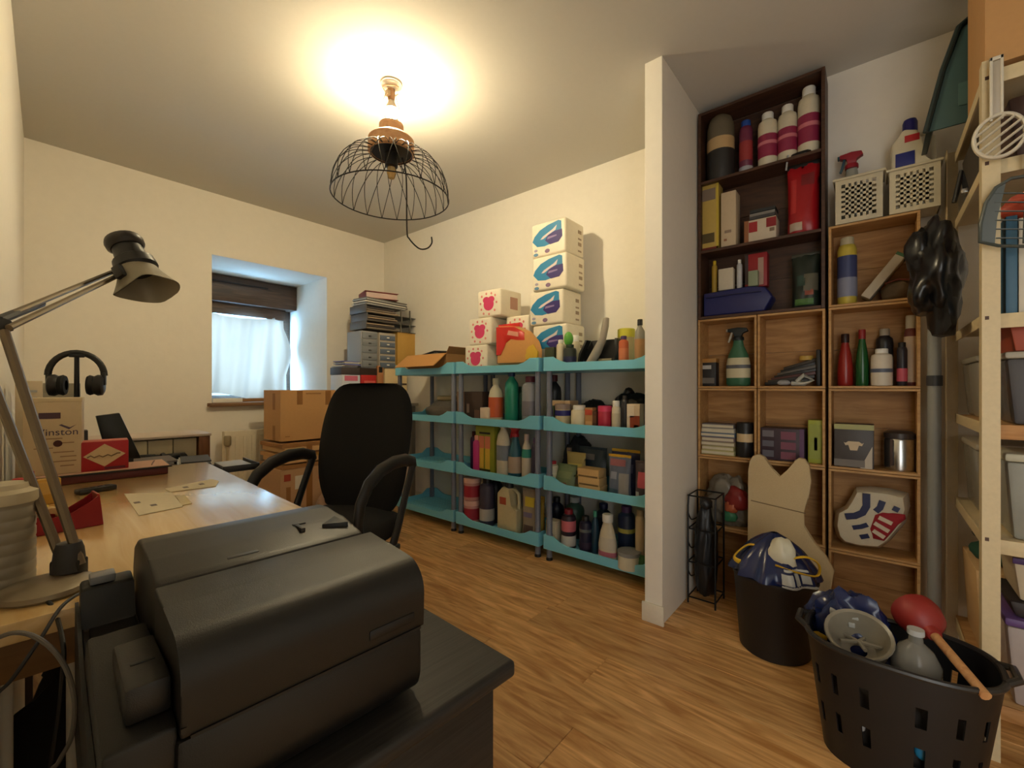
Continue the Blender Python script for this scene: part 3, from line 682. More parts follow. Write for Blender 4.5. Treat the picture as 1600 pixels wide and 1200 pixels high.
B().tube([(-0.040, -0.037, 0.044), (-0.032, -0.037, 0.049), (-0.024, -0.037, 0.043), (-0.012, -0.037, 0.048), (-0.004, -0.037, 0.043), (0.008, -0.037, 0.049), (0.016, -0.037, 0.044), (0.030, -0.037, 0.052), (0.038, -0.037, 0.052)], 0.002, 6).obj('script_lettering', mat((120, 94, 66), 0.6), rd)
B().box(-0.057, 0.057, -0.034, 0.034, 0.0915, 0.0935, 0.001).obj('top_flap', mat((200, 110, 96), 0.6), rd)
B().box(0.0, 0.050, -0.0362, -0.034, 0.003, 0.010).obj('printed_band', mat((96, 28, 44), 0.6), rd)

# black slanted screen behind the red carton
qs = [onY(a_, b_, 2.15) for a_, b_ in ((150, 650), (187, 645), (221, 716), (170, 720))]
sc = thing('tilted_screen', 'black tilted flat screen standing behind the red carton', 'screen', (qs[3].x, 2.15, 0.6905), 0)
B().prism([(p.x - qs[3].x, p.z - 0.6905) for p in qs], 0, 0.022, 'y', 0.003).obj('panel', mat((24, 28, 26), 0.35), sc)
B().box(0.005, 0.07, 0.0, 0.07, 0, qs[3].z - 0.6905 + 0.004, 0.003).obj('foot', BLACK, sc)
# headphones on a stand
hpc = onY(120, 600, 2.28)
hp = thing('headphone_stand', 'black headphone stand at the wall end of the desk', 'stand', (hpc.x, hpc.y, 0.6905), SKEW)
B().lathe([(0, 0), (0.05, 0), (0.05, 0.010), (0.010, 0.016), (0.007, 0.465), (0, 0.465)], 24).obj('pole', BLACK, hp)
B().box(-0.022, 0.022, -0.015, 0.015, 0.4655, 0.478, 0.004).obj('rest', BLACK, hp)
hd = thing('headphones', 'black over-ear headphones hanging on the stand', 'headphones', (hpc.x, hpc.y, 0.6905), SKEW - 0.25)
B().tube([(0.076 * math.cos(t), 0.0, 0.398 + 0.085 * math.sin(t)) for t in [PI * i / 16 for i in range(17)]], 0.0080, 10, flat=1.3).obj('headband', BLACK, hd)
for s in (-1, 1):
    Mx = Matrix.Translation((s * 0.058, 0, 0.362)) @ Matrix.Rotation(s * -PI / 2, 4, 'Y')
    e = B().lathe([(0, -0.018), (0.028, -0.018), (0.038, -0.013), (0.040, 0.0), (0.034, 0.010), (0, 0.012)], 22, M=Mx).obj('ear_cup', mat((22, 22, 24), 0.4), hd)
    B().lathe([(0.018, 0.030), (0.034, 0.029), (0.038, 0.022), (0.034, 0.011), (0.018, 0.011)], 22, M=Mx).obj('ear_cushion', BLACKM, e)
    B().box(s * 0.076 - 0.005, s * 0.076 + 0.005, -0.010, 0.010, 0.362, 0.41, 0.003).obj('yoke', BLACK, e)
# white carton and paper behind
carton('white_carton', 'plain pale carton with grey print behind the Winston carton against the wall', 'carton', LP(-0.04, 2.13, 0.6905), 0.06, 0.375, 0.06, mat((208, 192, 164), 0.6), [(0.3, 0.8, 0.90, 0.92, LGREY), (0.3, 0.8, 0.84, 0.86, LGREY), (0.4, 0.7, 0.78, 0.80, LGREY)], rz=SKEW)
carton('grey_box', 'small grey box behind the headphones by the window wall', 'box', LP(0.02, 2.46, 0.6905), 0.14, 0.37, 0.07, mat((150, 142, 124), 0.6), [(0.1, 0.9, 0.1, 0.9, mat((158, 150, 132), 0.6))], rz=SKEW)
carton('dark_box_stack', 'dark grey boxed gadget with a pinkish label under the headphones', 'box', LP(0.065, 2.20, 0.6905), 0.07, 0.20, 0.05, mat((60, 54, 56), 0.5), [(0.1, 0.8, 0.78, 0.92, mat((110, 60, 66), 0.5)), (0.1, 0.9, 0.50, 0.60, LGREY), (0.1, 0.4, 0.1, 0.45, PAPER)], rz=SKEW)
# flat wooden riser with white top and boxes inside
rs = thing('wooden_riser', 'low wooden riser with a whitish top and cartons inside, below the window', 'riser', LP(0.315, 2.66, 0.6905), SKEW)
RW = wood((110, 66, 34), (142, 92, 52), 0.5, 'Z', 6, 6)
B().box(-0.21, 0.235, -0.13, 0.13, 0.118, 0.130, 0.002).obj('top_board', mat((206, 186, 168), 0.4), rs)
B().box(-0.205, -0.10, -0.125, 0.125, 0, 0.118, 0.002).obj('end_block', RW, rs)
B().box(0.185, 0.23, -0.125, 0.125, 0, 0.118, 0.002).obj('end_block', RW, rs)
for i in range(3):
    x = -0.095 + i * 0.092
    B().box(x, x + 0.088, -0.115, 0.10, 0.004, 0.112, 0.002).obj('paper_box', mat((196 - i * 8, 182 - i * 8, 150 - i * 6), 0.7), rs)
# paper piles and a flat black tray on the side table
def sheets(name, label, cat, loc, w, d, n, rz, m=PAPER, th=0.0035, jit=0.012):
    t = thing(name, label, cat, loc, rz)
    for i in range(n):
        a = random.uniform(-jit, jit); c = random.uniform(-jit, jit)
        B().box(-w / 2 + a, w / 2 + a, -d / 2 + c, d / 2 + c, i * th, i * th + th * 0.85).obj('sheet', m if not isinstance(m, list) else m[i % len(m)], t)
    return t
sheets('paper_pile', 'loose pile of grey and white papers beyond the desk end', 'papers', LP(0.29, 2.27, 0.6905), 0.13, 0.18, 8, SKEW, [PAPER, mat((150, 140, 134), 0.8), LGREY, mat((120, 112, 110), 0.8)], 0.008)
sheets('bright_papers', 'white papers shining in the window light at the desk corner', 'papers', LP(0.425, 2.25, 0.6905), 0.10, 0.20, 9, SKEW - 0.15, [mat((214, 220, 226), 0.5), LGREY, mat((60, 60, 62), 0.6)], 0.006)
ct = thing('cable_heap', 'tangle of black cables and a strap in front of the wooden riser', 'cables', LP(0.34, 2.45, 0.6905), SKEW)
for i in range(5):
    random.seed(40 + i)
    pts = cord([(random.uniform(-0.16, 0.12), random.uniform(-0.035, 0.035), 0.012 + random.uniform(0, 0.05)) for _ in range(7)], 5)
    B().tube(pts, 0.009, 7).obj('cable', BLACK, ct)
tr = thing('document_tray', 'shallow dark grey tray poking out past the desk edge', 'tray', LP(0.585, 2.20, 0.640), SKEW)
tr.location = LP(0.572, 2.22, 0.6905)
B().box(-0.075, 0.06, -0.12, 0.10, 0, 0.006, 0.001).obj('tray_floor', DGREY, tr)
B().box(-0.075, 0.06, -0.123, -0.117, 0, 0.026, 0.001).obj('rim', DGREY, tr)
B().box(0.055, 0.061, -0.12, 0.10, 0, 0.026, 0.001).obj('rim', DGREY, tr)
B().box(-0.06, 0.045, -0.10, 0.09, 0.0062, 0.018, 0.001).obj('paper', LGREY, tr)
# papers on the desk
def leaf(name, label, pts, m, marks=()):
    q = [onZ(px, py, ZD) for px, py in pts]; c = sum(q, Vector()) / len(q)
    t = thing(name, label, 'paper', c, 0)
    B().prism([((p - c).x, (p - c).y) for p in q], 0, 0.0012, 'z').obj('sheet', m, t)
    for (a, b_) in marks:
        p = onZ(a, b_, ZD) - c
        B().box(p.x - 0.006, p.x + 0.006, p.y - 0.010, p.y + 0.010, 0.0012, 0.0016).obj('printed_mark', mat((120, 110, 104), 0.7), t)
    return t
leaf('invoice_sheet', 'cream folded paper slip lying on the desk nearest the tape dispenser', [(194, 772), (217, 806), (286, 792), (268, 770)], mat((226, 214, 184), 0.7), [(214, 786), (240, 790)])
leaf('receipt_strip', 'long crumpled receipt lying across the middle of the desk', [(266, 769), (258, 764), (330, 749), (342, 752), (337, 760)], mat((218, 206, 176), 0.7), [(290, 762), (315, 757)])
leaf('note_slip', 'small pale slip lying next to the cream paper on the sunlit desk', [(275, 776), (284, 790), (300, 787), (288, 773)], mat((222, 206, 166), 0.7))
# black remote, red dispenser, yellow bits
rm = thing('remote_control', 'small black remote lying in front of the maroon box', 'remote', onZ(152, 768, ZD), SKEW + 0.35)
B().box(-0.045, 0.040, -0.016, 0.016, 0, 0.014, 0.004).obj('body', BLACK, rm)
for i in range(4): B().box(-0.030 + i * 0.016, -0.022 + i * 0.016, -0.006, 0.006, 0.0138, 0.0155, 0.0005).obj('button', DGREY, rm)
B().box(0.036, 0.041, -0.012, 0.012, 0.002, 0.011, 0.001).obj('end_cap', LGREY, rm)
td = thing('tape_dispenser', 'red scooped plastic holder at the wall side of the desk', 'holder', LP(0.028, 1.305, ZD), SKEW + 0.12)
REDP = mat((150, 22, 30), 0.4)
sp = [(-0.060, 0.0), (0.052, 0.0), (0.046, 0.066), (0.030, 0.050), (0.004, 0.034), (-0.025, 0.030), (-0.054, 0.040)]
for y in (-0.030, 0.026): B().prism(sp, y, y + 0.004, 'y', 0.001, 1).obj('side_cheek', REDP, td)
B().box(-0.058, 0.050, -0.026, 0.026, 0.0, 0.006, 0.001).obj('floor_plate', REDP, td)
B().prism([(0.052, 0.0), (0.046, 0.066), (0.042, 0.066), (0.047, 0.0)], -0.026, 0.026, 'y').obj('back_plate', REDP, td)
B().prism([(-0.060, 0.0), (-0.054, 0.040), (-0.050, 0.040), (-0.056, 0.0)], -0.026, 0.026, 'y').obj('front_plate', REDP, td)
B().lathe([(0.009, -0.012), (0.020, -0.012), (0.020, 0.012), (0.009, 0.012)], 20, M=Matrix.Translation((-0.024, 0, 0.028)) @ Matrix.Rotation(PI / 2, 4, 'X')).obj('tape_roll', mat((206, 170, 110), 0.3), td)
carton('yellow_box', 'small yellow box beside the Winston carton', 'box', LP(-0.002, 1.62, ZD), 0.048, 0.062, 0.03, mat((206, 160, 66), 0.6), [(0.1, 0.7, 0.4, 0.9, mat((220, 180, 96), 0.6))], rz=SKEW + 0.2)
carton('sticky_notes', 'bright yellow pad of sticky notes behind the lamp rods', 'notepad', LP(-0.022, 1.46, ZD), 0.05, 0.020, 0.05, mat((226, 198, 80), 0.6), rz=SKEW, top=mat((236, 212, 96), 0.6))
bottle('lighter', 'tiny dark green and red lighter standing by the wall', 'lighter', LP(-0.030, 1.62, ZD), 0.022, 0.085, 'tottle', mat((40, 62, 44), 0.4), RED, rz=SKEW, d=0.014)
bottle('glue_stick', 'short red capped stick standing next to the dark lighter', 'glue stick', LP(-0.045, 1.55, ZD), 0.022, 0.080, 'jar', mat((196, 180, 140), 0.5), RED, BROWN, (0.1, 0.5), rz=SKEW)
# cables in front of the desk and the dark bag under it
def cable(name, label, pts, r, m):
    return tag(B().tube(cord(pts, 8), r, 8).obj(name, m), label, 'cable')
cable('black_cable', 'thin black cable looping over the near desk edge by the lamp base', [onZ(-30, 940, ZD + 0.006), onZ(20, 933, ZD + 0.008), onZ(66, 935, ZD + 0.006), atD(86, 957, 0.585), atD(99, 1010, 0.54), atD(97, 1060, 0.54), atD(90, 1130, 0.54), atD(70, 1260, 0.54), atD(40, 1500, 0.56)], 0.0026, BLACK)
cable('lamp_flex', 'dark lamp flex running down across the desk front', [onZ(128, 925, ZD + 0.008), onZ(96, 948, ZD + 0.005), atD(62, 1000, 0.54), atD(20, 1060, 0.52), atD(-20, 1110, 0.52), atD(-60, 1250, 0.53)], 0.0022, DGREY)
cable('grey_cable', 'thicker grey cable curving down in front of the desk legs', [atD(-30, 1010, 0.5), atD(20, 989, 0.5), atD(62, 999, 0.5), atD(98, 1035, 0.5), atD(116, 1090, 0.5), atD(112, 1150, 0.5), atD(92, 1190, 0.5), atD(70, 1240, 0.5), atD(40, 1500, 0.52)], 0.0025, mat((110, 104, 96), 0.45))
bg_ = thing('dark_bag', 'black cloth bag slumped on the floor under the desk', 'bag', LP(0.06, 1.10, 0), SKEW)
B().blob(0.13, 0.13, 0.33, 3, 0.2, 2.5, 4, crease=0.12).obj('bag_body', mat((16, 16, 18), 0.8), bg_, ang=60)
B().tube([(-0.06, 0.02, 0.54), (-0.03, 0.0, 0.61), (0.04, 0.0, 0.605), (0.06, 0.02, 0.53)], 0.008, 8).obj('strap', BLACK, bg_)

# ================================================================== UNDER THE WINDOW
def flapbox(name, label, loc, w, h, d, rz, tapes=(), m=CARD, opened=False, marks=(), t_=0.006):
    t = thing(name, label, 'box', loc, rz)
    B().box(-w / 2, w / 2, -d / 2, -d / 2 + t_, 0, h).obj('front_wall', m, t); B().box(-w / 2, w / 2, d / 2 - t_, d / 2, 0, h).obj('back_wall', m, t)
    B().box(-w / 2, -w / 2 + t_, -d / 2 + t_, d / 2 - t_, 0, h).obj('side_wall', m, t); B().box(w / 2 - t_, w / 2, -d / 2 + t_, d / 2 - t_, 0, h).obj('side_wall', m, t)
    B().box(-w / 2 + t_, w / 2 - t_, -d / 2 + t_, d / 2 - t_, 0, t_).obj('bottom', m, t)
    if not opened:
        B().box(-w / 2, w / 2, -d / 2, -0.001, h, h + t_ * 0.7).obj('top_flap', m, t); B().box(-w / 2, w / 2, 0.001, d / 2, h, h + t_ * 0.7).obj('top_flap', m, t)
        B().box(-0.5 * w - 0.001, 0.5 * w + 0.001, -0.025, 0.025, h + t_ * 0.7, h + t_ * 0.7 + 0.0008).obj('tape', TAPE, t)
    for (x0, x1, z0, z1, tm) in tapes: B().box(x0 * w, x1 * w, -d / 2 - 0.0012, -d / 2, z0 * h, z1 * h).obj('tape', tm, t)
    for (sg, y0, y1, z0, z1, tm) in marks: B().box(sg * w / 2 - (0.0012 if sg < 0 else 0), sg * w / 2 + (0.0012 if sg > 0 else 0), y0 * d, y1 * d, z0 * h, z1 * h).obj('tape', tm, t)
    return t
flapbox('cardboard_box', 'closed brown cardboard box on top of the stack under the window', (1.512, 3.33, 0.664), 0.40, 0.355, 0.30, -0.02,
        [(-0.22, -0.12, 0.72, 1.0, TAPE), (0.30, 0.41, 0.70, 1.0, TAPE), (-0.06, 0.22, 0.93, 0.955, CARDD), (0.28, 0.42, 0.16, 0.22, CARDD), (-0.42, -0.34, 0.08, 0.10, CARDD)], marks=[(-1, -0.2, -0.05, 0.62, 0.95, CARDD), (-1, -0.2, -0.05, 0.0, 0.3, CARDD)])
lw = thing('box_with_lids', 'flattened cartons with folded flaps in the middle of the window stack', 'box', (1.52, 3.32, 0.475), 0.03)
for i, (w, m) in enumerate(((0.46, CARDD), (0.43, CARDL), (0.45, CARD), (0.44, CARDL), (0.45, CARDD))):
    B().box(-w / 2 + 0.01 * (i % 2), w / 2, -0.19 + 0.01 * (i % 3), 0.17, i * 0.037, i * 0.037 + (0.034 if i % 2 else 0.026)).obj('flat_carton', m, lw)
B().box(-0.06, -0.02, -0.1922, -0.190, 0.0, 0.16).obj('tape', TAPE, lw)
B().box(0.02, 0.22, -0.1925, -0.1905, 0.075, 0.09).obj('printed_panel', mat((206, 160, 60), 0.6), lw)
whc = mat((196, 158, 120), 0.75)
flapbox('printed_box', 'pale carton with red print at the bottom of the window stack', (1.53, 3.31, 0.0), 0.50, 0.468, 0.36, 0.02,
        [(0.04, 0.40, 0.80, 0.92, mat((176, 60, 60), 0.6)), (0.10, 0.16, 0.82, 0.90, RED), (-0.14, -0.05, 0.0, 1.0, TAPE), (0.12, 0.18, 0.25, 0.60, TAPE), (-0.42, -0.36, 0.5, 0.75, CARDD), (-0.45, -0.36, 0.84, 0.94, mat((170, 70, 50), 0.6)), (-0.30, -0.18, 0.70, 0.90, PAPER), (0.25, 0.40, 0.62, 0.65, INK)], whc)
bg2 = thing('mesh_bag', 'small bag with a dark loop leaning against the printed carton', 'bag', (1.585, 3.055, 0.0), 0.0)
B().blob(0.10, 0.06, 0.165, 5, 0.2, 2.4, 3, crease=0.1).obj('bag_body', mat((180, 150, 128), 0.7), bg2, ang=60)
B().tube([(0.045 * math.cos(t), -0.055, 0.25 + 0.045 * math.sin(t)) for t in [i * PI / 8 for i in range(16)]], 0.008, 8, True).obj('loop', BLACK, bg2)
rad = thing('radiator', 'white panel radiator under the window behind the cartons', 'radiator', (1.45, YW - 0.135, 0.12), 0)
B().box(-0.34, 0.40, -0.03, 0.03, 0, 0.60, 0.006).obj('panel', mat((214, 202, 176), 0.5), rad)
for i in range(13): B().box(-0.33 + i * 0.056, -0.305 + i * 0.056, -0.038, -0.029, 0.04, 0.56, 0.003).obj('rib', mat((214, 202, 176), 0.5), rad)
B().lathe([(0, 0), (0.022, 0), (0.024, 0.01), (0.024, 0.06), (0.018, 0.07), (0, 0.07)], 16, (-0.325, -0.04, 0.50)).obj('valve', mat((150, 134, 104), 0.5), rad)
B().tube([(-0.325, -0.04, 0.5), (-0.325, -0.04, 0.2), (-0.325, -0.04, -0.12)], 0.009, 10).obj('pipe', mat((190, 172, 138), 0.5), rad)
for x in (-0.25, 0.32): B().box(x - 0.02, x + 0.02, 0.025, 0.12, 0.45, 0.50, 0.003).obj('wall_bracket', LGREY, rad)

# ================================================================== CORNER TABLE BEHIND THE CHAIR
YT = 3.46; ZT2 = 0.90
ctb = thing('corner_table', 'pale table in the far corner mostly hidden behind the office chair', 'table', (2.14, YT, 0), 0)
B().box(-0.31, 0.38, -0.26, 0.30, ZT2 - 0.025, ZT2, 0.003).obj('table_top', mat((170, 160, 146), 0.5), ctb)
for lx, ly in ((-0.27, -0.22), (0.34, -0.22), (-0.27, 0.26), (0.34, 0.26)): B().box(lx - 0.02, lx + 0.02, ly - 0.02, ly + 0.02, 0, ZT2 - 0.025, 0.002).obj('leg', mat((130, 120, 108), 0.5), ctb)
def ycell(x0, x1, yt, Y, z):
    a, b_, c = onY(x0, 600, Y), onY(x1, 600, Y), onY((x0 + x1) / 2, yt, Y)
    return Vector(((a.x + b_.x) / 2, Y, z)), b_.x - a.x, c.z - z
Z0 = ZT2 + 0.0005
l, w, h = ycell(525, 554, 586, 3.40, Z0)
carton('white_pack', 'white packet with a pink header on the corner table', 'packet', l + Vector((0, 0, 0)), w, h, 0.18, mat((206, 212, 224), 0.5), [(0.15, 0.85, 0.80, 0.97, mat((210, 110, 140), 0.5)), (0.35, 0.7, 0.45, 0.6, mat((190, 120, 130), 0.5)), (0.0, 1.0, 0.0, 0.12, mat((90, 100, 110), 0.5))], rz=0)
l2, w2, h2 = ycell(555, 579, 586, 3.40, Z0)
carton('red_pack', 'bright red packet beside the pink-topped white packet', 'packet', l2, w2, h2, 0.18, mat((190, 34, 34), 0.5), [(0.2, 0.9, 0.70, 0.80, mat((214, 100, 90), 0.5)), (0.1, 0.9, 0.25, 0.45, mat((200, 90, 84), 0.5)), (0.0, 0.9, 0.0, 0.14, MAROON)], rz=0)
l3, w3, h3 = ycell(525, 580, 575, 3.40, l.z + h + 0.001)
h3 = max(h3, 0.03)
carton('black_flat_box', 'flat black box lying across the red and white packets', 'box', l3, w3 * 1.02, h3, 0.18, mat((62, 54, 56), 0.5), [(0.5, 0.97, 0.05, 0.95, mat((48, 28, 20), 0.6))], rz=0)
ztop = l3.z + h3 + 0.001
l4, w4, h4 = ycell(526, 556, 560, 3.38, ztop)
sheets('blue_papers', 'small heap of bluish papers on the flat black box', 'papers', l4 + Vector((0, 0, 0)), w4 * 0.9, 0.13, 6, 0.1, [mat((150, 160, 190), 0.7), PAPER, mat((110, 110, 170), 0.7)], 0.0085)
l5, w5, h5 = ycell(580, 589, 572, 3.40, Z0)
carton('brown_binder', 'upright brown binder with a black label slot on the corner table', 'binder', l5, w5, h5, 0.20, mat((176, 120, 76), 0.6), [(0.2, 0.8, 0.82, 0.97, BLACK)], rz=0)
l6, w6, h6 = ycell(590, 625, 574, 3.42, Z0)
l6.z = Z0
carton('cream_drawer_box', 'cream box with one dark slot beside the aqua shelf unit', 'box', l6, w6, h6, 0.22, mat((222, 196, 150), 0.6), [(0.08, 0.97, 0.50, 0.55, BROWN)], rz=0)
# drawer towers
zt = ztop + 0.001
def drawers(name, label, x0, x1, yt, Y, z, n, body, face, m_knob, gap):
    l, w, h = ycell(x0, x1, yt, Y, z)
    t = thing(name, label, 'drawers', l, 0)
    B().box(-w / 2, w / 2, -0.095, 0.13, 0, h, 0.002).obj('case', body, t)
    p = (h - 0.012) / n
    for i in range(n):
        f = B().box(-w / 2 + 0.008, w / 2 - 0.008, -0.102, -0.085, 0.008 + i * p, 0.006 + (i + 1) * p - gap, 0.001).obj('drawer', face, t)
        B().box(-0.012, 0.012, -0.108, -0.101, 0.004 + (i + 0.35) * p, 0.004 + (i + 0.35) * p + 0.010, 0.001).obj('knob', m_knob, f)
    return t, h
drawers('small_drawer_tower', 'small grey drawer tower with square knobs in the corner', 555, 580, 519, 3.42, zt, 5, mat((150, 152, 156), 0.5), mat((124, 128, 134), 0.5), DGREY, 0.006)
_, hdr = drawers('drawer_tower', 'blue-grey drawer tower with pale knobs under the letter trays', 583, 608, 522, 3.40, zt, 5, mat((170, 160, 146), 0.5), mat((92, 104, 122), 0.5), WHITE, 0.016)
l7, w7, h7 = ycell(610, 640, 522, 3.42, l6.z + h6 + 0.001)
carton('ochre_folder_box', 'ochre cardboard file box right of the drawer towers', 'file box', l7, w7, h7, 0.22, mat((190, 148, 72), 0.7), [(0.04, 0.2, 0.02, 0.10, PAPER)], rz=0, top=mat((186, 144, 74), 0.7))
# letter trays
z8 = max(zt + hdr, l7.z + h7) + 0.001
l8, w8, h8 = ycell(560, 642, 484, 3.42, z8)
for i in range(3):
    t = thing('letter_tray', ['lowest', 'middle', 'top'][i] + ' of three dark grey letter trays stacked on the drawer towers', 'letter tray', (l8.x + (0.01 if i == 1 else 0), 3.42, z8 + i * (h8 / 3 + 0.0008)), 0.0, 'stacked letter trays')
    q = h8 / 3; TM = mat((92, 86, 76), 0.45)
    B().box(-w8 / 2, w8 / 2, -0.12, 0.14, 0, 0.004).obj('tray_floor', TM, t)
    for s in (-1, 1): B().box(s * (w8 / 2 - 0.004) - 0.004, s * (w8 / 2 - 0.004) + 0.004, -0.12, 0.14, 0.004, q, 0.001).obj('side_wall', TM, t)
    for s in (0.12, 0.30): B().box(s * w8, s * w8 + 0.012, -0.126, -0.118, 0, q, 0.001).obj('front_rib', TM, t)
    for k_ in range(3): B().box(-w8 / 2 + 0.012, w8 * 0.10 - 0.02 * k_, -0.115 + 0.006 * k_, 0.12, 0.006 + k_ * q * 0.26, 0.006 + k_ * q * 0.26 + q * 0.16).obj('paper', [mat((120, 108, 96), 0.8), mat((70, 62, 60), 0.8), mat((150, 130, 110), 0.8)][(i + k_) % 3], t)
z9 = z8 + h8 + 0.006
sheets('magazine_pile', 'pile of grey magazines lying on the top letter tray', 'magazines', (l8.x - 0.055, 3.42, z9), w8 * 0.78, 0.20, 6, 0.06, [LGREY, mat((110, 106, 100), 0.7), PAPER, mat((90, 84, 80), 0.7)], 0.0105, 0.01)
rf = thing('red_folder', 'dark red ring binder lying on the magazine pile at the very top', 'binder', (l8.x - 0.075, 3.43, z9 + 0.066), -0.25)
rf.rotation_euler = (0, 0, -0.30)
B().box(-0.14, 0.15, -0.11, 0.11, 0, 0.004, 0.001).obj('cover', mat((120, 24, 30), 0.5), rf)
B().box(-0.14, 0.15, -0.11, 0.11, 0.056, 0.060, 0.001).obj('cover', mat((150, 60, 60), 0.5), rf)
B().box(-0.144, -0.140, -0.11, 0.11, 0, 0.060, 0.001).obj('spine', mat((120, 24, 30), 0.5), rf)
B().box(-0.13, 0.14, -0.10, 0.10, 0.0045, 0.050, 0.001).obj('paper', mat((214, 186, 176), 0.8), rf)
# ================================================================== THINGS ON THE AQUA SHELVES
XR = 2.235; XB = 2.43          # front row and back row
def SB(name, label, cat, x0, x1, yt, tier, style, body, cap, X=XR, **kw):
    l, w, h = spot(x0, x1, yt, X, SZ(tier)); return bottle(name, label, cat, l, w, h, style, body, cap, **kw)
def SC(name, label, cat, x0, x1, yt, tier, d, m, X=XR, **kw):
    l, w, h = spot(x0, x1, yt, X, SZ(tier), False); return carton(name, label, cat, l, w, h, d, m, **kw)
def SP(name, label, x0, x1, yt, tier, d, m, X=XR, **kw):
    l, w, h = spot(x0, x1, yt, X, SZ(tier), False); return pouch(name, label, 'pouch', l, w, h, d, m, **kw)
# ---- toilet roll packs
def rollpack(name, label, loc, w, h, d, pink, group):
    t = thing(name, label, 'toilet rolls', loc, WA, group)
    PK = mat((240, 230, 208), 0.45)
    # wrapped block whose film bulges over the rolls inside
    b = B(); b.box(-w / 2, w / 2, -d / 2, d / 2, 0, h, min(w, h) * 0.07, 4)
    b.obj('film_wrap', PK, t, ang=50)
    y = -d / 2 - 0.0016
    def disc(x, z, rx, rz_, m, nm, k=0.0):
        B().prism([(x + rx * math.cos(2 * PI * i / 20), z + rz_ * math.sin(2 * PI * i / 20)) for i in range(20)], y - k, y + 0.004, 'y').obj(nm, m, t)
    if pink:
        disc(0.0, h * 0.46, w * 0.22, h * 0.23, mat((214, 62, 106), 0.5), 'logo_heart'); disc(-w * 0.11, h * 0.63, w * 0.14, h * 0.12, mat((214, 62, 106), 0.5), 'logo_heart', 0.0002); disc(w * 0.11, h * 0.63, w * 0.14, h * 0.12, mat((214, 62, 106), 0.5), 'logo_heart', 0.0004)
        for i, (px, pz) in enumerate(((-0.30, 0.78), (-0.1, 0.86), (0.12, 0.85), (0.28, 0.76), (-0.32, 0.30), (-0.22, 0.14), (0.02, 0.10), (0.26, 0.22), (-0.36, 0.52), (0.34, 0.50))): disc(px * w, pz * h, w * 0.035, h * 0.045, mat((224, 140, 130), 0.5), 'logo_dot', 0.0006)
        B().prism([(-d * 0.05, h * 0.30), (d * 0.30, h * 0.30), (d * 0.30, h * 0.75), (-d * 0.05, h * 0.75)], w / 2 - 0.003, w / 2 + 0.0012, 'x').obj('side_print', mat((196, 150, 132), 0.5), t)
    else:
        B().prism([(-0.46 * w, 0.48 * h), (-0.40 * w, 0.62 * h), (-0.24 * w, 0.78 * h), (0.0, 0.88 * h), (0.30 * w, 0.94 * h), (0.38 * w, 0.90 * h), (0.39 * w, 0.60 * h), (0.2 * w, 0.34 * h), (-0.1 * w, 0.28 * h), (-0.32 * w, 0.31 * h)], y, y + 0.004, 'y').obj('logo_swirl', CYAN, t)
        B().prism([(-0.08 * w, 0.44 * h), (0.0, 0.58 * h), (0.22 * w, 0.66 * h), (0.40 * w, 0.66 * h), (0.41 * w, 0.46 * h), (0.30 * w, 0.32 * h), (0.06 * w, 0.30 * h)], y - 0.0004, y + 0.004, 'y').obj('logo_shape', mat((52, 36, 110), 0.5), t)
        B().prism([(-0.22 * w, 0.50 * h), (-0.14 * w, 0.58 * h), (0.02 * w, 0.66 * h), (0.14 * w, 0.72 * h), (0.26 * w, 0.82 * h), (0.22 * w, 0.68 * h), (0.04 * w, 0.60 * h), (-0.14 * w, 0.50 * h)], y - 0.0008, y + 0.004, 'y').obj('logo_ribbon', mat((222, 206, 204), 0.5), t)
        B().prism([(-0.02 * w, 0.46 * h), (0.25 * w, 0.50 * h), (0.25 * w, 0.54 * h), (0.0, 0.53 * h)], y - 0.0010, y + 0.004, 'y').obj('logo_bar', mat((140, 120, 170), 0.5), t)
        disc(-0.02 * w, 0.13 * h, 0.07 * w, 0.06 * h, mat((130, 100, 130), 0.5), 'logo_dot'); disc(-0.36 * w, 0.08 * h, 0.07 * w, 0.045 * h, mat((96, 140, 170), 0.5), 'logo_dot'); disc(-0.36 * w, 0.20 * h, 0.05 * w, 0.04 * h, mat((170, 160, 176), 0.5), 'logo_dot')
        for i in range(4): B().box(w / 2 - 0.003, w / 2 + 0.0012, d * 0.16, d * 0.34, h * (0.14 + 0.18 * i), h * (0.14 + 0.18 * i) + h * (0.05 + 0.05 * (i % 2))).obj('side_print', mat((170, 148, 124), 0.6), t)
    return t
zb = SZ(3)
PH = 0.215; zb2 = TZ[3] + 0.0865
for i, nm in enumerate(('lowest blue-swirl toilet roll pack, half hidden by bags', 'blue-swirl toilet roll pack resting on the lowest one', 'blue-swirl toilet roll pack second from the top of the tower', 'blue-swirl toilet roll pack at the very top of the tower')):
    rollpack('toilet_roll_pack', nm, (2.375 + (0.012, 0.004, -0.008, -0.006)[i], 1.585 + (0.0, 0.02, -0.012, -0.004)[i], zb2 + i * (PH + 0.0015)), 0.262, PH, 0.22, False, 'blue toilet roll packs')
QH = 0.187
for i, nm in enumerate(('pink-heart toilet roll pack standing on the aqua tray', 'pink-heart toilet roll pack in the middle of its pile', 'pink-heart toilet roll pack on top of its pile')):
    rollpack('small_roll_pack', nm, (2.32 + 0.006 * i, (2.165, 2.130, 2.050)[i], zb + i * (QH + 0.0015)), 0.215, QH, 0.23, True, 'pink toilet roll packs')
rollpack('small_roll_pack', 'pink-heart toilet roll pack wedged between the pink pile and the blue tower', (2.40, 1.865, zb), 0.20, QH, 0.20, True, 'pink toilet roll packs')
rollpack('small_roll_pack', 'upper pink-heart toilet roll pack next to the blue tower', (2.40, 1.865, zb + QH + 0.0015), 0.20, QH, 0.20, True, 'pink toilet roll packs')
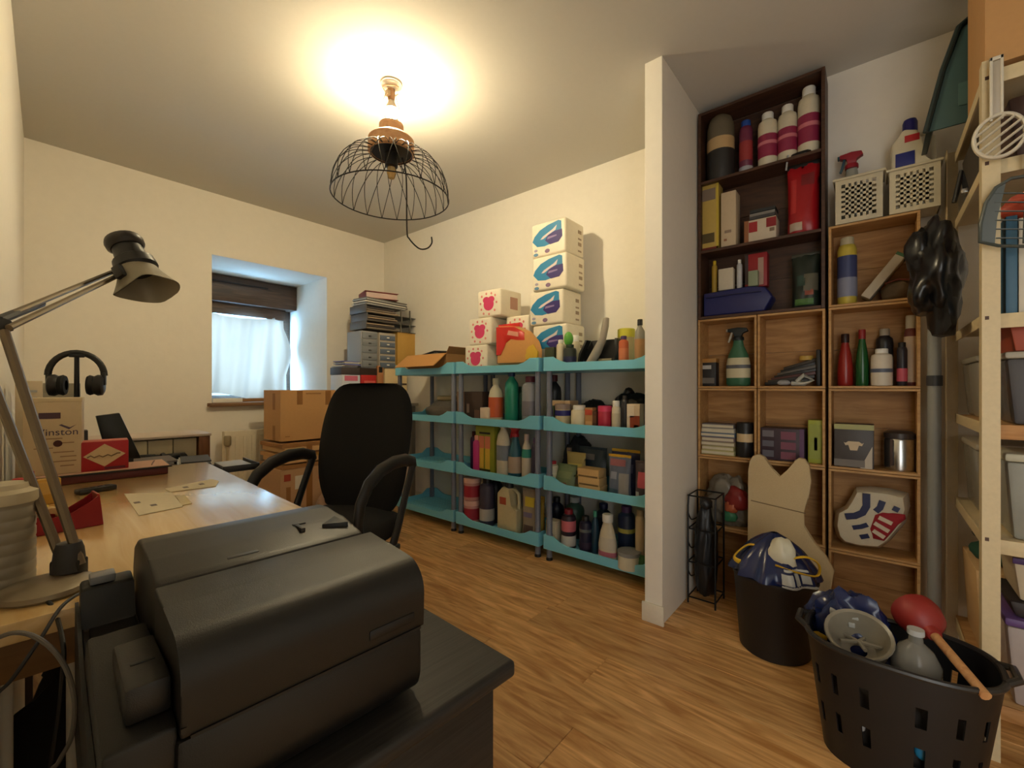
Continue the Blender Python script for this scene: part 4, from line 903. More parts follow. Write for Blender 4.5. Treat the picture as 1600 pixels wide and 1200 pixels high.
# bag of sweets in front
sn = thing('snack_bag', 'red and yellow snack bag in front of the toilet roll packs', 'bag', (2.215, onX(812, 560, 2.215).y, zb), WA)
def snp(pts): return [(-(onX(a_, b_, 2.215).y - sn.location.y), onX(a_, b_, 2.215).z - zb) for a_, b_ in pts]
pillow('bag_body', snp([(779, 571), (778, 535), (779, 510), (795, 509), (812, 510), (830, 518), (842, 532), (847, 548), (846, 569), (812, 570)]), 0, 0.035, mat((216, 156, 88), 0.35), sn, 0.9)
pillow('red_print', snp([(780, 556), (780, 512), (808, 511), (824, 520), (826, 532), (806, 529), (794, 538), (787, 556)]), -0.028, 0.010, mat((206, 44, 36), 0.35), sn, 0.95)
pillow('yellow_print', snp([(826, 562), (824, 545), (838, 538), (845, 550), (844, 562)]), -0.026, 0.010, mat((222, 178, 58), 0.35), sn, 0.95)
pillow('pale_print', snp([(798, 524), (800, 517), (816, 520), (816, 527)]), -0.034, 0.008, mat((230, 160, 136), 0.4), sn, 0.95)
B().box(snp([(779, 510)])[0][0], snp([(812, 510)])[0][0], -0.003, 0.003, snp([(795, 512)])[0][1], snp([(795, 506)])[0][1], 0.001).obj('top_seal', mat((206, 44, 36), 0.4), sn)
# ---- right unit, top tray
SC('dark_green_box', 'small dark green box at the left corner of the top tray', 'box', 855, 869, 543, 3, 0.05, mat((52, 58, 36), 0.6), prints=[(0.05, 0.85, 0.15, 0.9, mat((64, 70, 42), 0.6))])
SB('white_vial', 'little white bottle beside the dark green box', 'bottle', 870, 882, 531, 3, 'squat', mat((222, 208, 176), 0.5), WHITE)
l, w, h = spot(881, 900, 519, XR, SZ(3)); gb = bottle('green_cap_jar', 'dark green jar with a bright green ball cap', 'jar', l, w, h * 0.66, 'squat', mat((40, 48, 40), 0.4), DGREEN, NAVY, (0.1, 0.5))
B().blob(w * 0.36, w * 0.36, h * 0.20, 2, 0.02, 1, 3, c=(-w * 0.12, 0, h * 0.655)).obj('ball_cap', mat((96, 170, 62), 0.45), gb)
SB('white_cap_bottle', 'pale bottle behind the green ball cap jar', 'bottle', 892, 906, 524, 3, 'tottle', mat((200, 190, 160), 0.5), WHITE, X=2.34)
# dustpan
dp = thing('dustpan', 'black dustpan standing on edge with a grey brush handle', 'dustpan', onX(936, 562, 2.27).to_2d().to_3d() + Vector((0, 0, SZ(3))), WA)
B().prism([(-0.125, 0.0), (0.10, 0.0), (0.135, 0.10), (0.125, 0.165), (-0.06, 0.165), (-0.105, 0.09)], 0.02, 0.028, 'y', 0.002).obj('pan_floor', BLACK, dp)
B().prism([(0.10, 0.0), (0.135, 0.10), (0.125, 0.165), (0.112, 0.165), (0.120, 0.10), (0.088, 0.0)], -0.03, 0.02, 'y', 0.002).obj('pan_rim', BLACK, dp)
B().prism([(-0.125, 0.0), (-0.105, 0.09), (-0.06, 0.165), (-0.075, 0.165), (-0.118, 0.09), (-0.135, 0.0)], -0.03, 0.02, 'y', 0.002).obj('pan_rim', BLACK, dp)
br = B().tube([(-0.055, -0.02, 0.012), (0.0, -0.02, 0.10), (0.035, -0.02, 0.17), (0.048, -0.015, 0.24), (0.052, -0.01, 0.285)], [0.028, 0.027, 0.020, 0.021, 0.017], 10).obj('brush_handle', mat((156, 146, 132), 0.45), dp)
B().box(0.0, 0.085, -0.012, 0.018, 0.0, 0.055, 0.004).obj('brush_bristles', mat((150, 140, 112), 0.9), dp)
SB('orange_bottle', 'orange bottle with a purple cap on the top tray', 'bottle', 967, 982, 525, 3, 'squat', mat((196, 96, 52), 0.45), PURP, lab=mat((206, 120, 76), 0.5), lz=(0.2, 0.6))
SB('yellow_lid_jar', 'pale jar with a yellow lid behind the orange bottle', 'jar', 966, 991, 514, 3, 'jar', mat((190, 176, 130), 0.4), mat((212, 204, 60), 0.5), X=2.36)
SB('tan_bottle', 'tall bottle with black cap and tan label beside the partition', 'bottle', 992, 1008, 499, 3, 'round', mat((150, 146, 136), 0.45), BLACK, lab=mat((178, 134, 90), 0.5), lz=(0.05, 0.58))
# ---- right unit, second tray
SB('dark_bottle', 'dark bottle with a maroon cap at the back of the second tray', 'bottle', 856, 876, 586, 2, 'round', mat((34, 36, 40), 0.4), MAROON, X=XB)
SC('beige_parcel', 'flat beige parcel lying behind the blue-lettered jar', 'parcel', 864, 897, 626, 2, 0.10, mat((216, 180, 140), 0.6), X=2.33, top=mat((224, 196, 160), 0.6), prints=[(0.05, 0.6, 0.1, 0.4, mat((190, 150, 120), 0.6))])
SB('blue_label_jar', 'small jar with a navy and cream label on the second tray', 'jar', 868, 891, 631, 2, 'jar', mat((190, 176, 140), 0.45), mat((150, 130, 120), 0.5), lab=mat((36, 36, 110), 0.5), lz=(0.52, 0.74))
SC('green_packet', 'small greenish packet in the left corner of the second tray', 'packet', 858, 868, 634, 2, 0.04, mat((90, 104, 66), 0.6), prints=[(0.1, 0.9, 0.1, 0.5, mat((170, 176, 120), 0.6)), (0.1, 0.9, 0.55, 0.85, PURP)])
SB('white_tub', 'wide white tub on the second tray', 'tub', 893, 917, 633, 2, 'tottle', mat((222, 208, 176), 0.45), WHITE)
SC('spice_box', 'narrow tan box with a red top beside the wide white tub', 'box', 917, 929, 637, 2, 0.05, mat((180, 134, 84), 0.6), prints=[(0.05, 0.95, 0.68, 0.92, mat((190, 76, 50), 0.6)), (0.1, 0.9, 0.2, 0.4, mat((206, 160, 110), 0.6))])
SC('brown_box', 'slim dark brown box next to the pink tub', 'box', 929, 935, 643, 2, 0.05, mat((84, 48, 26), 0.6), prints=[(0.1, 0.9, 0.4, 0.8, mat((104, 62, 32), 0.6))])
SB('pink_tub', 'bright pink tub on the second tray', 'tub', 935, 955, 634, 2, 'jar', mat((190, 44, 70), 0.45), mat((220, 64, 104), 0.45))
SB('white_bottle', 'white rounded bottle between the pink tub and the black canister', 'bottle', 956, 970, 626, 2, 'tottle', mat((222, 210, 184), 0.45), WHITE, lab=mat((206, 190, 160), 0.5), lz=(0.1, 0.6))
SB('black_canister', 'black canister in front of the crumpled black bag', 'canister', 971, 982, 618, 2, 'can', mat((36, 34, 36), 0.45), BLACK)
SC('chocolate_box', 'white and rust coloured box at the partition end of the second tray', 'box', 983, 1003, 631, 2, 0.06, mat((220, 200, 176), 0.5), prints=[(0.25, 1.0, 0.1, 0.6, mat((150, 62, 32), 0.5)), (0.05, 0.6, 0.55, 0.95, mat((226, 210, 190), 0.5)), (0.55, 0.9, 0.1, 0.3, BROWN)])
bb = thing('crumpled_black_bag', 'crumpled black plastic bag at the back of the second tray', 'bag', (2.40, 1.06, SZ(2)), WA)
B().blob(0.15, 0.10, 0.11, 9, 0.35, 2.2, 4, crease=0.35).obj('bag_body', mat((18, 18, 20), 0.35), bb, ang=60); B().blob(0.03, 0.03, 0.035, 4, 0.4, 2.4, 2, c=(-0.05, 0.01, 0.18), crease=0.3).obj('knot', mat((18, 18, 20), 0.35), bb)
bb = thing('black_bundle', 'low black bundle behind the white tub and pink tub', 'bag', (2.43, 1.34, SZ(2)), WA)
B().blob(0.12, 0.08, 0.085, 12, 0.3, 2.4, 4, crease=0.3).obj('bag_body', mat((24, 20, 20), 0.45), bb, ang=60); B().box(-0.02, 0.03, -0.082, -0.07, 0.09, 0.105, 0.002).obj('buckle', SILVER, bb)
# ---- right unit, third tray
SB('red_cap_bottle', 'white bottle with a red cap in the left corner of the third tray', 'bottle', 857, 872, 720, 1, 'squat', mat((206, 196, 170), 0.45), mat((170, 24, 40), 0.45), lab=mat((216, 206, 176), 0.5))
SP('green_pouch', 'sage green pouch with a red mark on the third tray', 866, 897, 726, 1, 0.05, mat((104, 118, 80), 0.5), seed=2, prints=[(0.2, 0.7, 0.08, 0.22, mat((120, 60, 46), 0.5)), (0.15, 0.85, 0.4, 0.7, mat((120, 132, 90), 0.5))], tilt=-0.25, X=2.215)
SP('sponge_pouch', 'yellowish pack of sponges leaning on the third tray', 886, 915, 708, 1, 0.06, mat((176, 156, 92), 0.55), seed=3, X=2.30, prints=[(0.1, 0.9, 0.62, 0.70, mat((206, 186, 96), 0.5)), (0.1, 0.9, 0.4, 0.5, mat((84, 78, 70), 0.5)), (0.2, 0.8, 0.1, 0.3, mat((140, 130, 110), 0.5))])
for i in range(3):
    l, w, h = spot(910, 943, 760, 2.225, SZ(1), False)
    t = carton('sponge', ['bottom', 'middle', 'top'][i] + ' beige sponge in the pile on the third tray', 'sponge', l + Vector((0, 0.004 * i, i * 0.0465)), w, 0.045, 0.09, mat((204, 168, 112), 0.9, bump=0.4, scale=120), group='beige sponges', top=mat((190, 156, 100), 0.9), prints=[(0.05, 0.95, 0.02, 0.22, mat((120, 96, 60), 0.9))])
SP('navy_pouch', 'dark teal pouch behind the beige sponges', 905, 948, 700, 1, 0.06, mat((36, 52, 62), 0.4), seed=4, X=2.36, prints=[(0.1, 0.6, 0.7, 0.85, mat((110, 104, 100), 0.5))])
SP('tablet_pouch', 'blue-grey zip pouch with a yellow top on the third tray', 951, 986, 712, 1, 0.06, mat((92, 100, 118), 0.4), seed=5, X=2.215, top=mat((206, 160, 40), 0.45), prints=[(0.1, 0.8, 0.76, 0.92, mat((150, 90, 92), 0.5)), (0.55, 0.95, 0.10, 0.60, mat((140, 136, 130), 0.5)), (0.1, 0.5, 0.1, 0.22, mat((60, 84, 96), 0.5)), (0.15, 0.45, 0.45, 0.62, mat((140, 144, 156), 0.5))])
SP('navy_zip_pouch', 'navy zip pouch with a yellow seal behind the blue-grey pouch', 956, 1000, 704, 1, 0.05, mat((40, 44, 80), 0.4), seed=6, X=2.32, top=mat((206, 166, 50), 0.45), prints=[(0.3, 0.8, 0.5, 0.7, mat((90, 90, 120), 0.5))])
SP('pink_pouch', 'pink and dark pouch at the partition end of the third tray', 993, 1014, 722, 1, 0.05, mat((84, 72, 78), 0.4), seed=7, X=2.225, prints=[(0.25, 0.95, 0.35, 0.75, mat((200, 90, 104), 0.5)), (0.1, 0.4, 0.1, 0.25, LGREY)])
bb = thing('black_cloth', 'dark cloth bundle at the back left of the third tray', 'cloth', (2.42, 1.46, SZ(1)), WA)
B().blob(0.085, 0.09, 0.15, 21, 0.3, 2.2, 4, crease=0.25).obj('cloth_fold', mat((26, 27, 30), 0.85), bb, ang=60); B().box(-0.03, 0.0, -0.088, -0.07, 0.20, 0.225, 0.003).obj('label_tag', mat((130, 108, 90), 0.6), bb)
# ---- right unit, bottom tray
SC('small_white_box', 'small white box in the left corner of the bottom tray', 'box', 857, 873, 812, 0, 0.06, mat((214, 202, 170), 0.5), prints=[(0.05, 0.5, 0.4, 0.9, mat((150, 140, 110), 0.5)), (0.1, 0.5, 0.05, 0.2, NAVY)])
SB('red_top_bottle', 'dark red capped bottle with a pink and white label on the bottom tray', 'bottle', 878, 899, 795, 0, 'squat', mat((44, 34, 48), 0.45), mat((130, 20, 34), 0.45), lab=mat((206, 110, 120), 0.5), lz=(0.45, 0.72), stripe=mat((206, 200, 190), 0.5), sz=(0.08, 0.34))
SB('navy_bottle', 'navy bottle with a grey band on the bottom tray', 'bottle', 906, 924, 806, 0, 'squat', mat((30, 30, 56), 0.45), BLACK, lab=mat((96, 104, 104), 0.5), lz=(0.58, 0.66), stripe=mat((56, 40, 60), 0.5), sz=(0.12, 0.30))
SB('teal_bottle', 'slim teal bottle with a mint cap next to the white detergent bottle', 'bottle', 924, 936, 798, 0, 'slim', mat((36, 66, 84), 0.4), mat((72, 150, 124), 0.45), X=2.26)
l, w, h = spot(935, 964, 803, 2.215, SZ(0)); bottle('detergent_bottle', 'white detergent bottle with a pink swirl label on the bottom tray', 'bottle', l, w, h, 'cone', mat((216, 204, 176), 0.45), WHITE, lab=mat((206, 196, 176), 0.5), lz=(0.25, 0.5), d=w * 0.6, stripe=mat((196, 110, 124), 0.5), sz=(0.10, 0.2))
SB('blue_bottle', 'dark blue bottle with a yellow patch beside the tall white tube', 'bottle', 966, 992, 790, 0, 'squat', mat((28, 42, 72), 0.45), PURP, X=2.32, lab=mat((180, 170, 80), 0.5), lz=(0.5, 0.58))
SB('white_tube', 'tall narrow white tube at the partition end of the bottom tray', 'tube', 993, 1008, 796, 0, 'can', mat((206, 190, 160), 0.45), mat((190, 172, 144), 0.45))
l, w, h = spot(966, 1000, 860, 2.185, SZ(0)); bottle('round_tin', 'low round white tin with a grey lid at the front of the bottom tray', 'tin', l, w, h, 'jar', mat((214, 206, 180), 0.45), mat((140, 140, 138), 0.45))
SB('dark_flask', 'black bottle at the back left of the bottom tray', 'bottle', 860, 880, 776, 0, 'round', mat((22, 26, 46), 0.4), BLACK, X=XB)
SB('green_flask', 'green and grey bottle at the back of the bottom tray', 'bottle', 884, 912, 776, 0, 'round', mat((56, 84, 70), 0.4), LGREY, X=XB)
SB('shadowed_flask', 'dark teal bottle at the back of the bottom tray near the partition', 'bottle', 930, 956, 786, 0, 'round', mat((24, 40, 56), 0.4), NAVY, X=XB)
SP('green_leaf_pouch', 'small green pouch in the partition corner of the bottom tray', 992, 1012, 868, 0, 0.03, mat((52, 100, 56), 0.5), X=2.185, seed=8)
# ---- middle unit, second tray
SC('jar_box', 'open brown box of small dark jars on the second tray of the middle shelf', 'box', 726, 765, 612, 2, 0.16, mat((62, 46, 38), 0.6), X=2.30, prints=[(0.0, 0.3, 0.0, 1.0, mat((176, 140, 110), 0.6)), (0.4, 0.5, 0.3, 0.6, mat((130, 110, 96), 0.6)), (0.7, 0.9, 0.1, 0.4, mat((110, 80, 64), 0.6))])
SC('soap_bar', 'small white bar lying before the orange-labelled bottle', 'soap', 754, 768, 637, 2, 0.05, mat((228, 206, 180), 0.5), X=2.20, top=WHITE)
SB('orange_label_bottle', 'white bottle with an orange label and narrow spout on the middle shelf', 'bottle', 765, 785, 591, 2, 'slim', mat((216, 208, 180), 0.4), mat((196, 190, 160), 0.4), lab=mat((200, 92, 50), 0.5), lz=(0.14, 0.58))
SB('green_bottle', 'tall green bottle with a navy cap on the second tray', 'bottle', 790, 809, 577, 2, 'round', mat((34, 134, 108), 0.35), mat((28, 52, 100), 0.4))
SB('dark_green_bottle', 'short dark green bottle behind the tall green one', 'bottle', 808, 824, 604, 2, 'squat', mat((24, 72, 58), 0.4), DGREEN, X=2.30)
SB('clear_bottle', 'grey frosted bottle with a maroon cap behind the shelf post', 'bottle', 817, 841, 588, 2, 'squat', mat((150, 150, 154), 0.3), mat((90, 20, 40), 0.45), lab=mat((120, 116, 124), 0.4), lz=(0.2, 0.5))
# ---- middle unit, third tray
SB('purple_bottle', 'dark purple bottle at the left end of the third tray', 'bottle', 736, 747, 674, 1, 'squat', mat((70, 26, 76), 0.4), MAROON, X=2.29)
SB('pink_bottle', 'small hot pink bottle in front of the yellow-green box', 'bottle', 740, 751, 680, 1, 'squat', mat((190, 50, 122), 0.4), mat((216, 150, 130), 0.4), X=2.205)
l, w, h = spot(748, 777, 662, 2.235, SZ(1), False)
carton('freshener_box', 'yellow-green box with two orange refills in a window on the third tray', 'box', l, w, h, 0.07, mat((136, 140, 40), 0.5), [(0.22, 0.80, 0.80, 0.84, BLACK), (0.20, 0.48, 0.52, 0.76, mat((206, 120, 90), 0.5)), (0.52, 0.80, 0.52, 0.76, mat((206, 120, 90), 0.5)), (0.22, 0.46, 0.12, 0.52, mat((206, 170, 60), 0.5)), (0.54, 0.78, 0.12, 0.52, mat((206, 170, 60), 0.5)), (0.22, 0.80, 0.07, 0.11, mat((40, 40, 12), 0.5))])
l, w, h = spot(776, 797, 656, 2.225, SZ(1)); bottle('cleaner_bottle', 'white cleaner bottle with a blue-grey label on the third tray', 'bottle', l, w, h, 'slim', mat((204, 194, 170), 0.45), WHITE, lab=mat((120, 128, 140), 0.5), lz=(0.30, 0.56), d=w * 0.7)
l, w, h = spot(796, 815, 664, 2.24, SZ(1)); spray('red_trigger_bottle', 'teal spray bottle with a red trigger head on the third tray', 'spray bottle', l, w * 1.1, h, mat((36, 88, 104), 0.4), mat((176, 30, 40), 0.45), mat((170, 150, 130), 0.5), trig=mat((176, 30, 40), 0.45))
SB('mint_bottle', 'white bottle with a mint collar near the shelf post', 'bottle', 816, 830, 678, 1, 'slim', mat((206, 190, 166), 0.45), mat((206, 180, 170), 0.45), lab=mat((50, 140, 124), 0.5), lz=(0.50, 0.68))
SB('violet_bottle', 'dark violet bottle in the right corner of the third tray', 'bottle', 831, 843, 684, 1, 'squat', mat((72, 64, 84), 0.4), PURP)
# ---- middle unit, bottom tray
l, w, h = spot(727, 749, 780, 2.225, SZ(0))
hh = h / 1.0
for i in range(2):
    bottle('red_tub', ['lower', 'upper'][i] + ' red tub with a pink lid of the pair stacked on the bottom tray', 'tub', l + Vector((0, 0, i * (hh + 0.001))), w, hh, 'jar', mat((196, 140, 130), 0.45), mat((228, 184, 172), 0.45), mat((160, 36, 54), 0.5), (0.16, 0.66), group='stacked red tubs')
SB('plum_bottle', 'plum coloured bottle with a black cap and white label', 'bottle', 751, 771, 745, 0, 'squat', mat((66, 62, 80), 0.45), BLACK, lab=mat((180, 176, 168), 0.5), lz=(0.12, 0.36))
SB('tall_black_bottle', 'tall black bottle behind the plum bottle', 'bottle', 765, 785, 738, 0, 'round', mat((26, 28, 34), 0.4), mat((120, 110, 100), 0.4), X=2.34)
l, w, h = spot(781, 815, 750, 2.23, SZ(0)); jug('white_jug', 'cream plastic jug with a small red label on the bottom tray', 'jug', l, w, h, 0.09, mat((206, 192, 150), 0.4), mat((40, 40, 40), 0.5), mat((176, 76, 50), 0.5), lbox=(-0.35, -0.02, 0.54, 0.68))
SP('peg_pouch', 'white and yellow printed pouch at the right end of the bottom tray', 817, 842, 766, 0, 0.06, mat((150, 136, 116), 0.5), seed=11, X=2.225, prints=[(0.2, 0.8, 0.66, 0.86, mat((206, 186, 60), 0.5)), (0.15, 0.7, 0.44, 0.54, mat((110, 100, 130), 0.5)), (0.2, 0.8, 0.08, 0.28, mat((90, 70, 64), 0.5))])
SP('yellow_pouch', 'yellow pouch squeezed behind the white and yellow printed one', 832, 851, 776, 0, 0.05, mat((196, 156, 50), 0.5), seed=12, X=2.32)
# ---- left unit
ob = thing('open_cardboard_box', 'open cardboard box with a big folded flap on the shelf behind the chair', 'box', (2.29, 2.66, SZ(3)), WA)
bw_, bd_, bh_ = 0.46, 0.24, 0.14
for n_, a in (('front_wall', (-bw_ / 2, bw_ / 2, -bd_ / 2, -bd_ / 2 + 0.006)), ('back_wall', (-bw_ / 2, bw_ / 2, bd_ / 2 - 0.006, bd_ / 2)), ('side_wall', (-bw_ / 2, -bw_ / 2 + 0.006, -bd_ / 2 + 0.006, bd_ / 2 - 0.006)), ('side_wall', (bw_ / 2 - 0.006, bw_ / 2, -bd_ / 2 + 0.006, bd_ / 2 - 0.006))):
    B().box(a[0], a[1], a[2], a[3], 0, bh_).obj(n_, CARDD, ob)
B().box(-bw_ / 2, bw_ / 2, -bd_ / 2, bd_ / 2, 0, 0.006).obj('bottom', CARDD, ob)
B().prism([(-bd_ / 2, bh_), (-bd_ / 2 - 0.004, bh_ + 0.004), (-bd_ / 2 - 0.13, 0.045), (-bd_ / 2 - 0.126, 0.041)], -bw_ / 2, bw_ / 2, 'x').obj('front_flap', mat((196, 142, 80), 0.8), ob)
B().prism([(bw_ / 2 - 0.006, bh_), (bw_ / 2, bh_), (bw_ / 2 + 0.03, bh_ + 0.05), (bw_ / 2 + 0.026, bh_ + 0.053)], -bd_ / 2, bd_ / 2, 'y').obj('side_flap', CARDD, ob)
ti = thing('tool_bundle', 'black tools heaped inside the open cardboard box', 'tools', (2.30, 2.66, SZ(3) + 0.0065), WA)
B().blob(0.20, 0.09, 0.085, 31, 0.3, 2.5, 4, crease=0.25).obj('heap', mat((28, 20, 16), 0.6), ti, ang=60)
B().tube([(-0.21, -0.04, 0.135), (0.0, -0.05, 0.165), (0.20, -0.03, 0.15)], 0.008, 8).obj('handle', BLACK, ti)
gbag = thing('grey_bag', 'greyish brown soft bag on the second tray behind the chair', 'bag', (2.29, 2.56, SZ(2)), WA)
B().blob(0.20, 0.105, 0.075, 33, 0.25, 2.0, 4, crease=0.12).obj('bag_body', mat((92, 84, 74), 0.7), gbag, ang=60); B().tube([(-0.16, -0.10, 0.02), (0.0, -0.125, 0.025), (0.16, -0.10, 0.02)], 0.008, 8).obj('piping', BLACK, gbag)
bc_ = thing('beige_cloth', 'folded beige and grey cloth at the back of the tray behind the chair', 'cloth', (2.46, 2.72, SZ(2)), WA)
for i in range(4): B().box(-0.16 + 0.01 * i, 0.14 - 0.012 * i, -0.03, 0.07, i * 0.045, i * 0.045 + 0.043, 0.015, 3).obj('fold', [mat((150, 144, 128), 0.9), mat((196, 178, 140), 0.9)][i % 2], bc_)

# ================================================================== THE NICHE: CRATES AND BOOKCASE
XC = 2.362; CD = XN - 0.004 - XC
CW1 = wood((172, 126, 72), (200, 156, 100), 0.55, 'X', 8, 5, 0.1, name='crate_pine'); CWB = wood((156, 110, 60), (186, 140, 84), 0.6, 'X', 8, 5, 0.1, name='crate_back_pine')
DW = wood((56, 34, 24), (84, 54, 36), 0.5, 'X', 8, 5, 0.1, name='dark_bookcase_wood')
def crate(label, y0, y1, z0, z1, nback=2, wall=0.010, m=CW1):
    yc = (y0 + y1) / 2; w = abs(y0 - y1) - 0.002; h = z1 - z0 - 0.002
    t = thing('wine_crate', label, 'crate', (XC, yc, z0), WA, 'pine crates stacked in the niche')
    B().box(-w / 2, w / 2, 0, CD, 0, wall, 0.001, 1).obj('bottom_board', m, t); B().box(-w / 2, w / 2, 0, CD, h - wall, h, 0.001, 1).obj('top_board', m, t)
    for s in (-1, 1):
        x = s * (w / 2 - wall / 2)
        B().box(x - wall / 2, x + wall / 2, 0, CD, wall, h - wall, 0.001, 1).obj('side_board', m, t)
    p = (h - 2 * wall) / nback
    for i in range(nback): B().box(-w / 2 + wall, w / 2 - wall, CD - 0.007, CD, wall + i * p + 0.0006, wall + (i + 1) * p - 0.0006, 0.0006, 1).obj('back_board', CWB, t)
    return t
Z1, Z2, Z3, Z4, Z5, Z6, Z7 = 0.336, 0.690, 1.040, 1.395, 1.750, 2.105, 2.462
Ya, Yb, Yc, Yd, Ye, Yf = 0.706, 0.434, 0.432, 0.166, 0.156, -0.142
crate('pine crate holding the green spray bottle', Ya, Yb, Z3, Z4)
crate('pine crate full of black tools below the dark bookcase', Yc, Yd, Z3, Z4)
crate('pine crate with the red and green bottles', Ye, Yf, Z3, Z4)
crate('pine crate holding the stacked notebooks', Ya, Yb, Z2, Z3)
crate('pine crate holding the purple boxed set and green carton', Yc, Yd, Z2, Z3)
crate('pine crate holding the bull-head box and silver canister', Ye, Yf, Z2, Z3)
crate('pine crate under the two white baskets', Ye, Yf, Z4, Z5)
crate('pine crate holding the striped canvas bag', Ye, Yf, Z1, Z2)
crate('pine crate on the floor behind the laundry basket', Ye, Yf, 0.0005, Z1)
crate('pine crate with clutter beside the wire rack', Ya, Yb, Z1, Z2)
crate('pine crate behind the cat-shaped board', Yc, Yd, Z1, Z2)
crate('pine floor crate behind the wire rack', Ya, Yb, 0.0005, Z1)
crate('pine floor crate behind the black bin', Yc, Yd, 0.0005, Z1)
# dark bookcase: two uprights, boards and back
bk = thing('dark_bookcase', 'dark stained bookcase reaching the ceiling above the pine crates', 'bookcase', (XC, (Ya + Yd) / 2, Z4), WA)
wbk = Ya - Yd - 0.002; hb = Z7 - Z4
for s in (-1, 1): B().box(s * (wbk / 2 - 0.007) - 0.007, s * (wbk / 2 - 0.007) + 0.007, 0, CD, 0, hb, 0.001, 1).obj('upright', DW, bk)
for z in (0, Z5 - Z4 - 0.014, Z6 - Z4 - 0.014, hb - 0.014): B().box(-wbk / 2 + 0.014, wbk / 2 - 0.014, 0.001, CD, z, z + 0.014, 0.001, 1).obj('board', DW, bk)
for i in range(6): B().box(-wbk / 2 + 0.014, wbk / 2 - 0.014, CD - 0.007, CD - 0.0005, 0.014 + i * (hb - 0.03) / 6, 0.014 + (i + 1) * (hb - 0.03) / 6 - 0.002, 0.0006, 1).obj('back_board', DW, bk)
XI = 2.435
B1, B2, B3 = Z4 + 0.0145, Z5 + 0.0006, Z6 + 0.0006
def NB(name, label, cat, x0, x1, yt, z, style, body, cap, X=XI, **kw):
    l, w, h = spot(x0, x1, yt, X, z); return bottle(name, label, cat, l, min(w, 0.125), h, style, body, cap, **kw)
def NC(name, label, cat, x0, x1, yt, z, d, m, X=XI, **kw):
    l, w, h = spot(x0, x1, yt, X, z, False); return carton(name, label, cat, l, w, h, d, m, **kw)
# top compartment
l, w, h = spot(1100, 1152, 182, XI, B3); t = thing('lidded_canister', 'rounded grey canister with a tan band and black base at the top of the bookcase', 'canister', l, WA)
w = min(w, 0.132)
B().lathe([(0, 0), (0.48 * w, 0), (0.5 * w, 0.02 * h), (0.5 * w, 0.44 * h), (0, 0.44 * h)], 24).obj('base', mat((44, 42, 40), 0.5), t)
B().lathe([(0, 0.441 * h), (0.495 * w, 0.441 * h), (0.495 * w, 0.62 * h), (0, 0.62 * h)], 24).obj('band', mat((196, 164, 116), 0.5), t)
B().lathe([(0, 0.621 * h), (0.495 * w, 0.621 * h), (0.48 * w, 0.82 * h), (0.40 * w, 0.94 * h), (0.2 * w, h), (0, h)], 24).obj('domed_lid', mat((108, 98, 78), 0.5), t)
NB('purple_can', 'purple and red spray can with a blue cap beside the lidded canister', 'can', 1155, 1176, 190, B3, 'can', mat((112, 44, 72), 0.4), BLUE, lab=mat((160, 56, 56), 0.5), lz=(0.25, 0.6), stripe=mat((170, 170, 176), 0.5), sz=(0.02, 0.14))
for (x0, x1, yt, s) in ((1184, 1215, 178, 'leftmost'), (1215, 1246, 166, 'middle'), (1246, 1282, 138, 'rightmost and largest')):
    NB('white_magenta_bottle', s + ' of three white bottles with magenta labels in the bookcase', 'bottle', x0, x1, yt, B3, 'squat', mat((214, 204, 178), 0.45), WHITE, lab=mat((146, 40, 74), 0.5), lz=(0.18, 0.58), stripe=mat((206, 120, 130), 0.5), sz=(0.40, 0.46), group='white bottles with magenta labels')
# second compartment
NC('yellow_carton', 'tall yellow cereal-type carton in the bookcase', 'carton', 1096, 1126, 292, B2, 0.09, mat((196, 166, 84), 0.6), prints=[(0.02, 0.85, 0.75, 0.92, mat((130, 112, 96), 0.6)), (0.05, 0.8, 0.12, 0.26, mat((90, 76, 40), 0.6)), (0.9, 1.0, 0.0, 1.0, mat((206, 180, 60), 0.6)), (0.0, 1.0, 0.0, 0.05, mat((120, 40, 30), 0.6))])
NC('cream_carton', 'slim cream carton next to the tall yellow one', 'carton', 1130, 1153, 304, B2, 0.09, mat((206, 184, 150), 0.6), prints=[(0.25, 0.7, 0.26, 0.31, mat((150, 130, 110), 0.6)), (0.2, 0.4, 0.12, 0.16, mat((160, 110, 80), 0.6))])
NC('board_game_box', 'red and white box with a brown spine in the bookcase', 'box', 1166, 1215, 346, B2, 0.10, mat((206, 190, 166), 0.6), prints=[(0.0, 0.14, 0.0, 1.0, mat((150, 94, 56), 0.6)), (0.15, 0.42, 0.45, 0.9, mat((160, 36, 40), 0.6)), (0.70, 1.0, 0.55, 0.95, mat((140, 30, 36), 0.6)), (0.8, 0.95, 0.35, 0.5, mat((130, 110, 90), 0.6))])
l, w, h = spot(1174, 1213, 330, XI, B2, False); l0, w0, h0 = spot(1166, 1215, 346, XI, B2, False)
sheets('dark_cases', 'short stack of dark disc cases on the red and white box', 'cases', l + Vector((0, 0, h0 + 0.003)), w, 0.09, 3, WA, [mat((60, 60, 64), 0.4), mat((130, 126, 120), 0.4), mat((40, 44, 48), 0.4)], 0.016, 0.004)
l, w, h = spot(1230, 1281, 258, XI, B2, False); pouch('red_bag', 'shiny red bag with a black top at the right of the bookcase', 'bag', l, w, h, 0.10, mat((166, 24, 32), 0.35), [(0.10, 0.50, 0.05, 0.16, mat((190, 170, 150), 0.5)), (0.45, 0.85, 0.68, 0.85, mat((130, 36, 40), 0.4)), (0.12, 0.3, 0.3, 0.8, mat((190, 50, 50), 0.4))], top=BLACK, seed=14)
l2_ = l + Vector((0, 0, h * 1.04)); bt = thing('black_top_bag', 'black crumpled plastic on top of the shiny red bag', 'bag', l2_, WA)
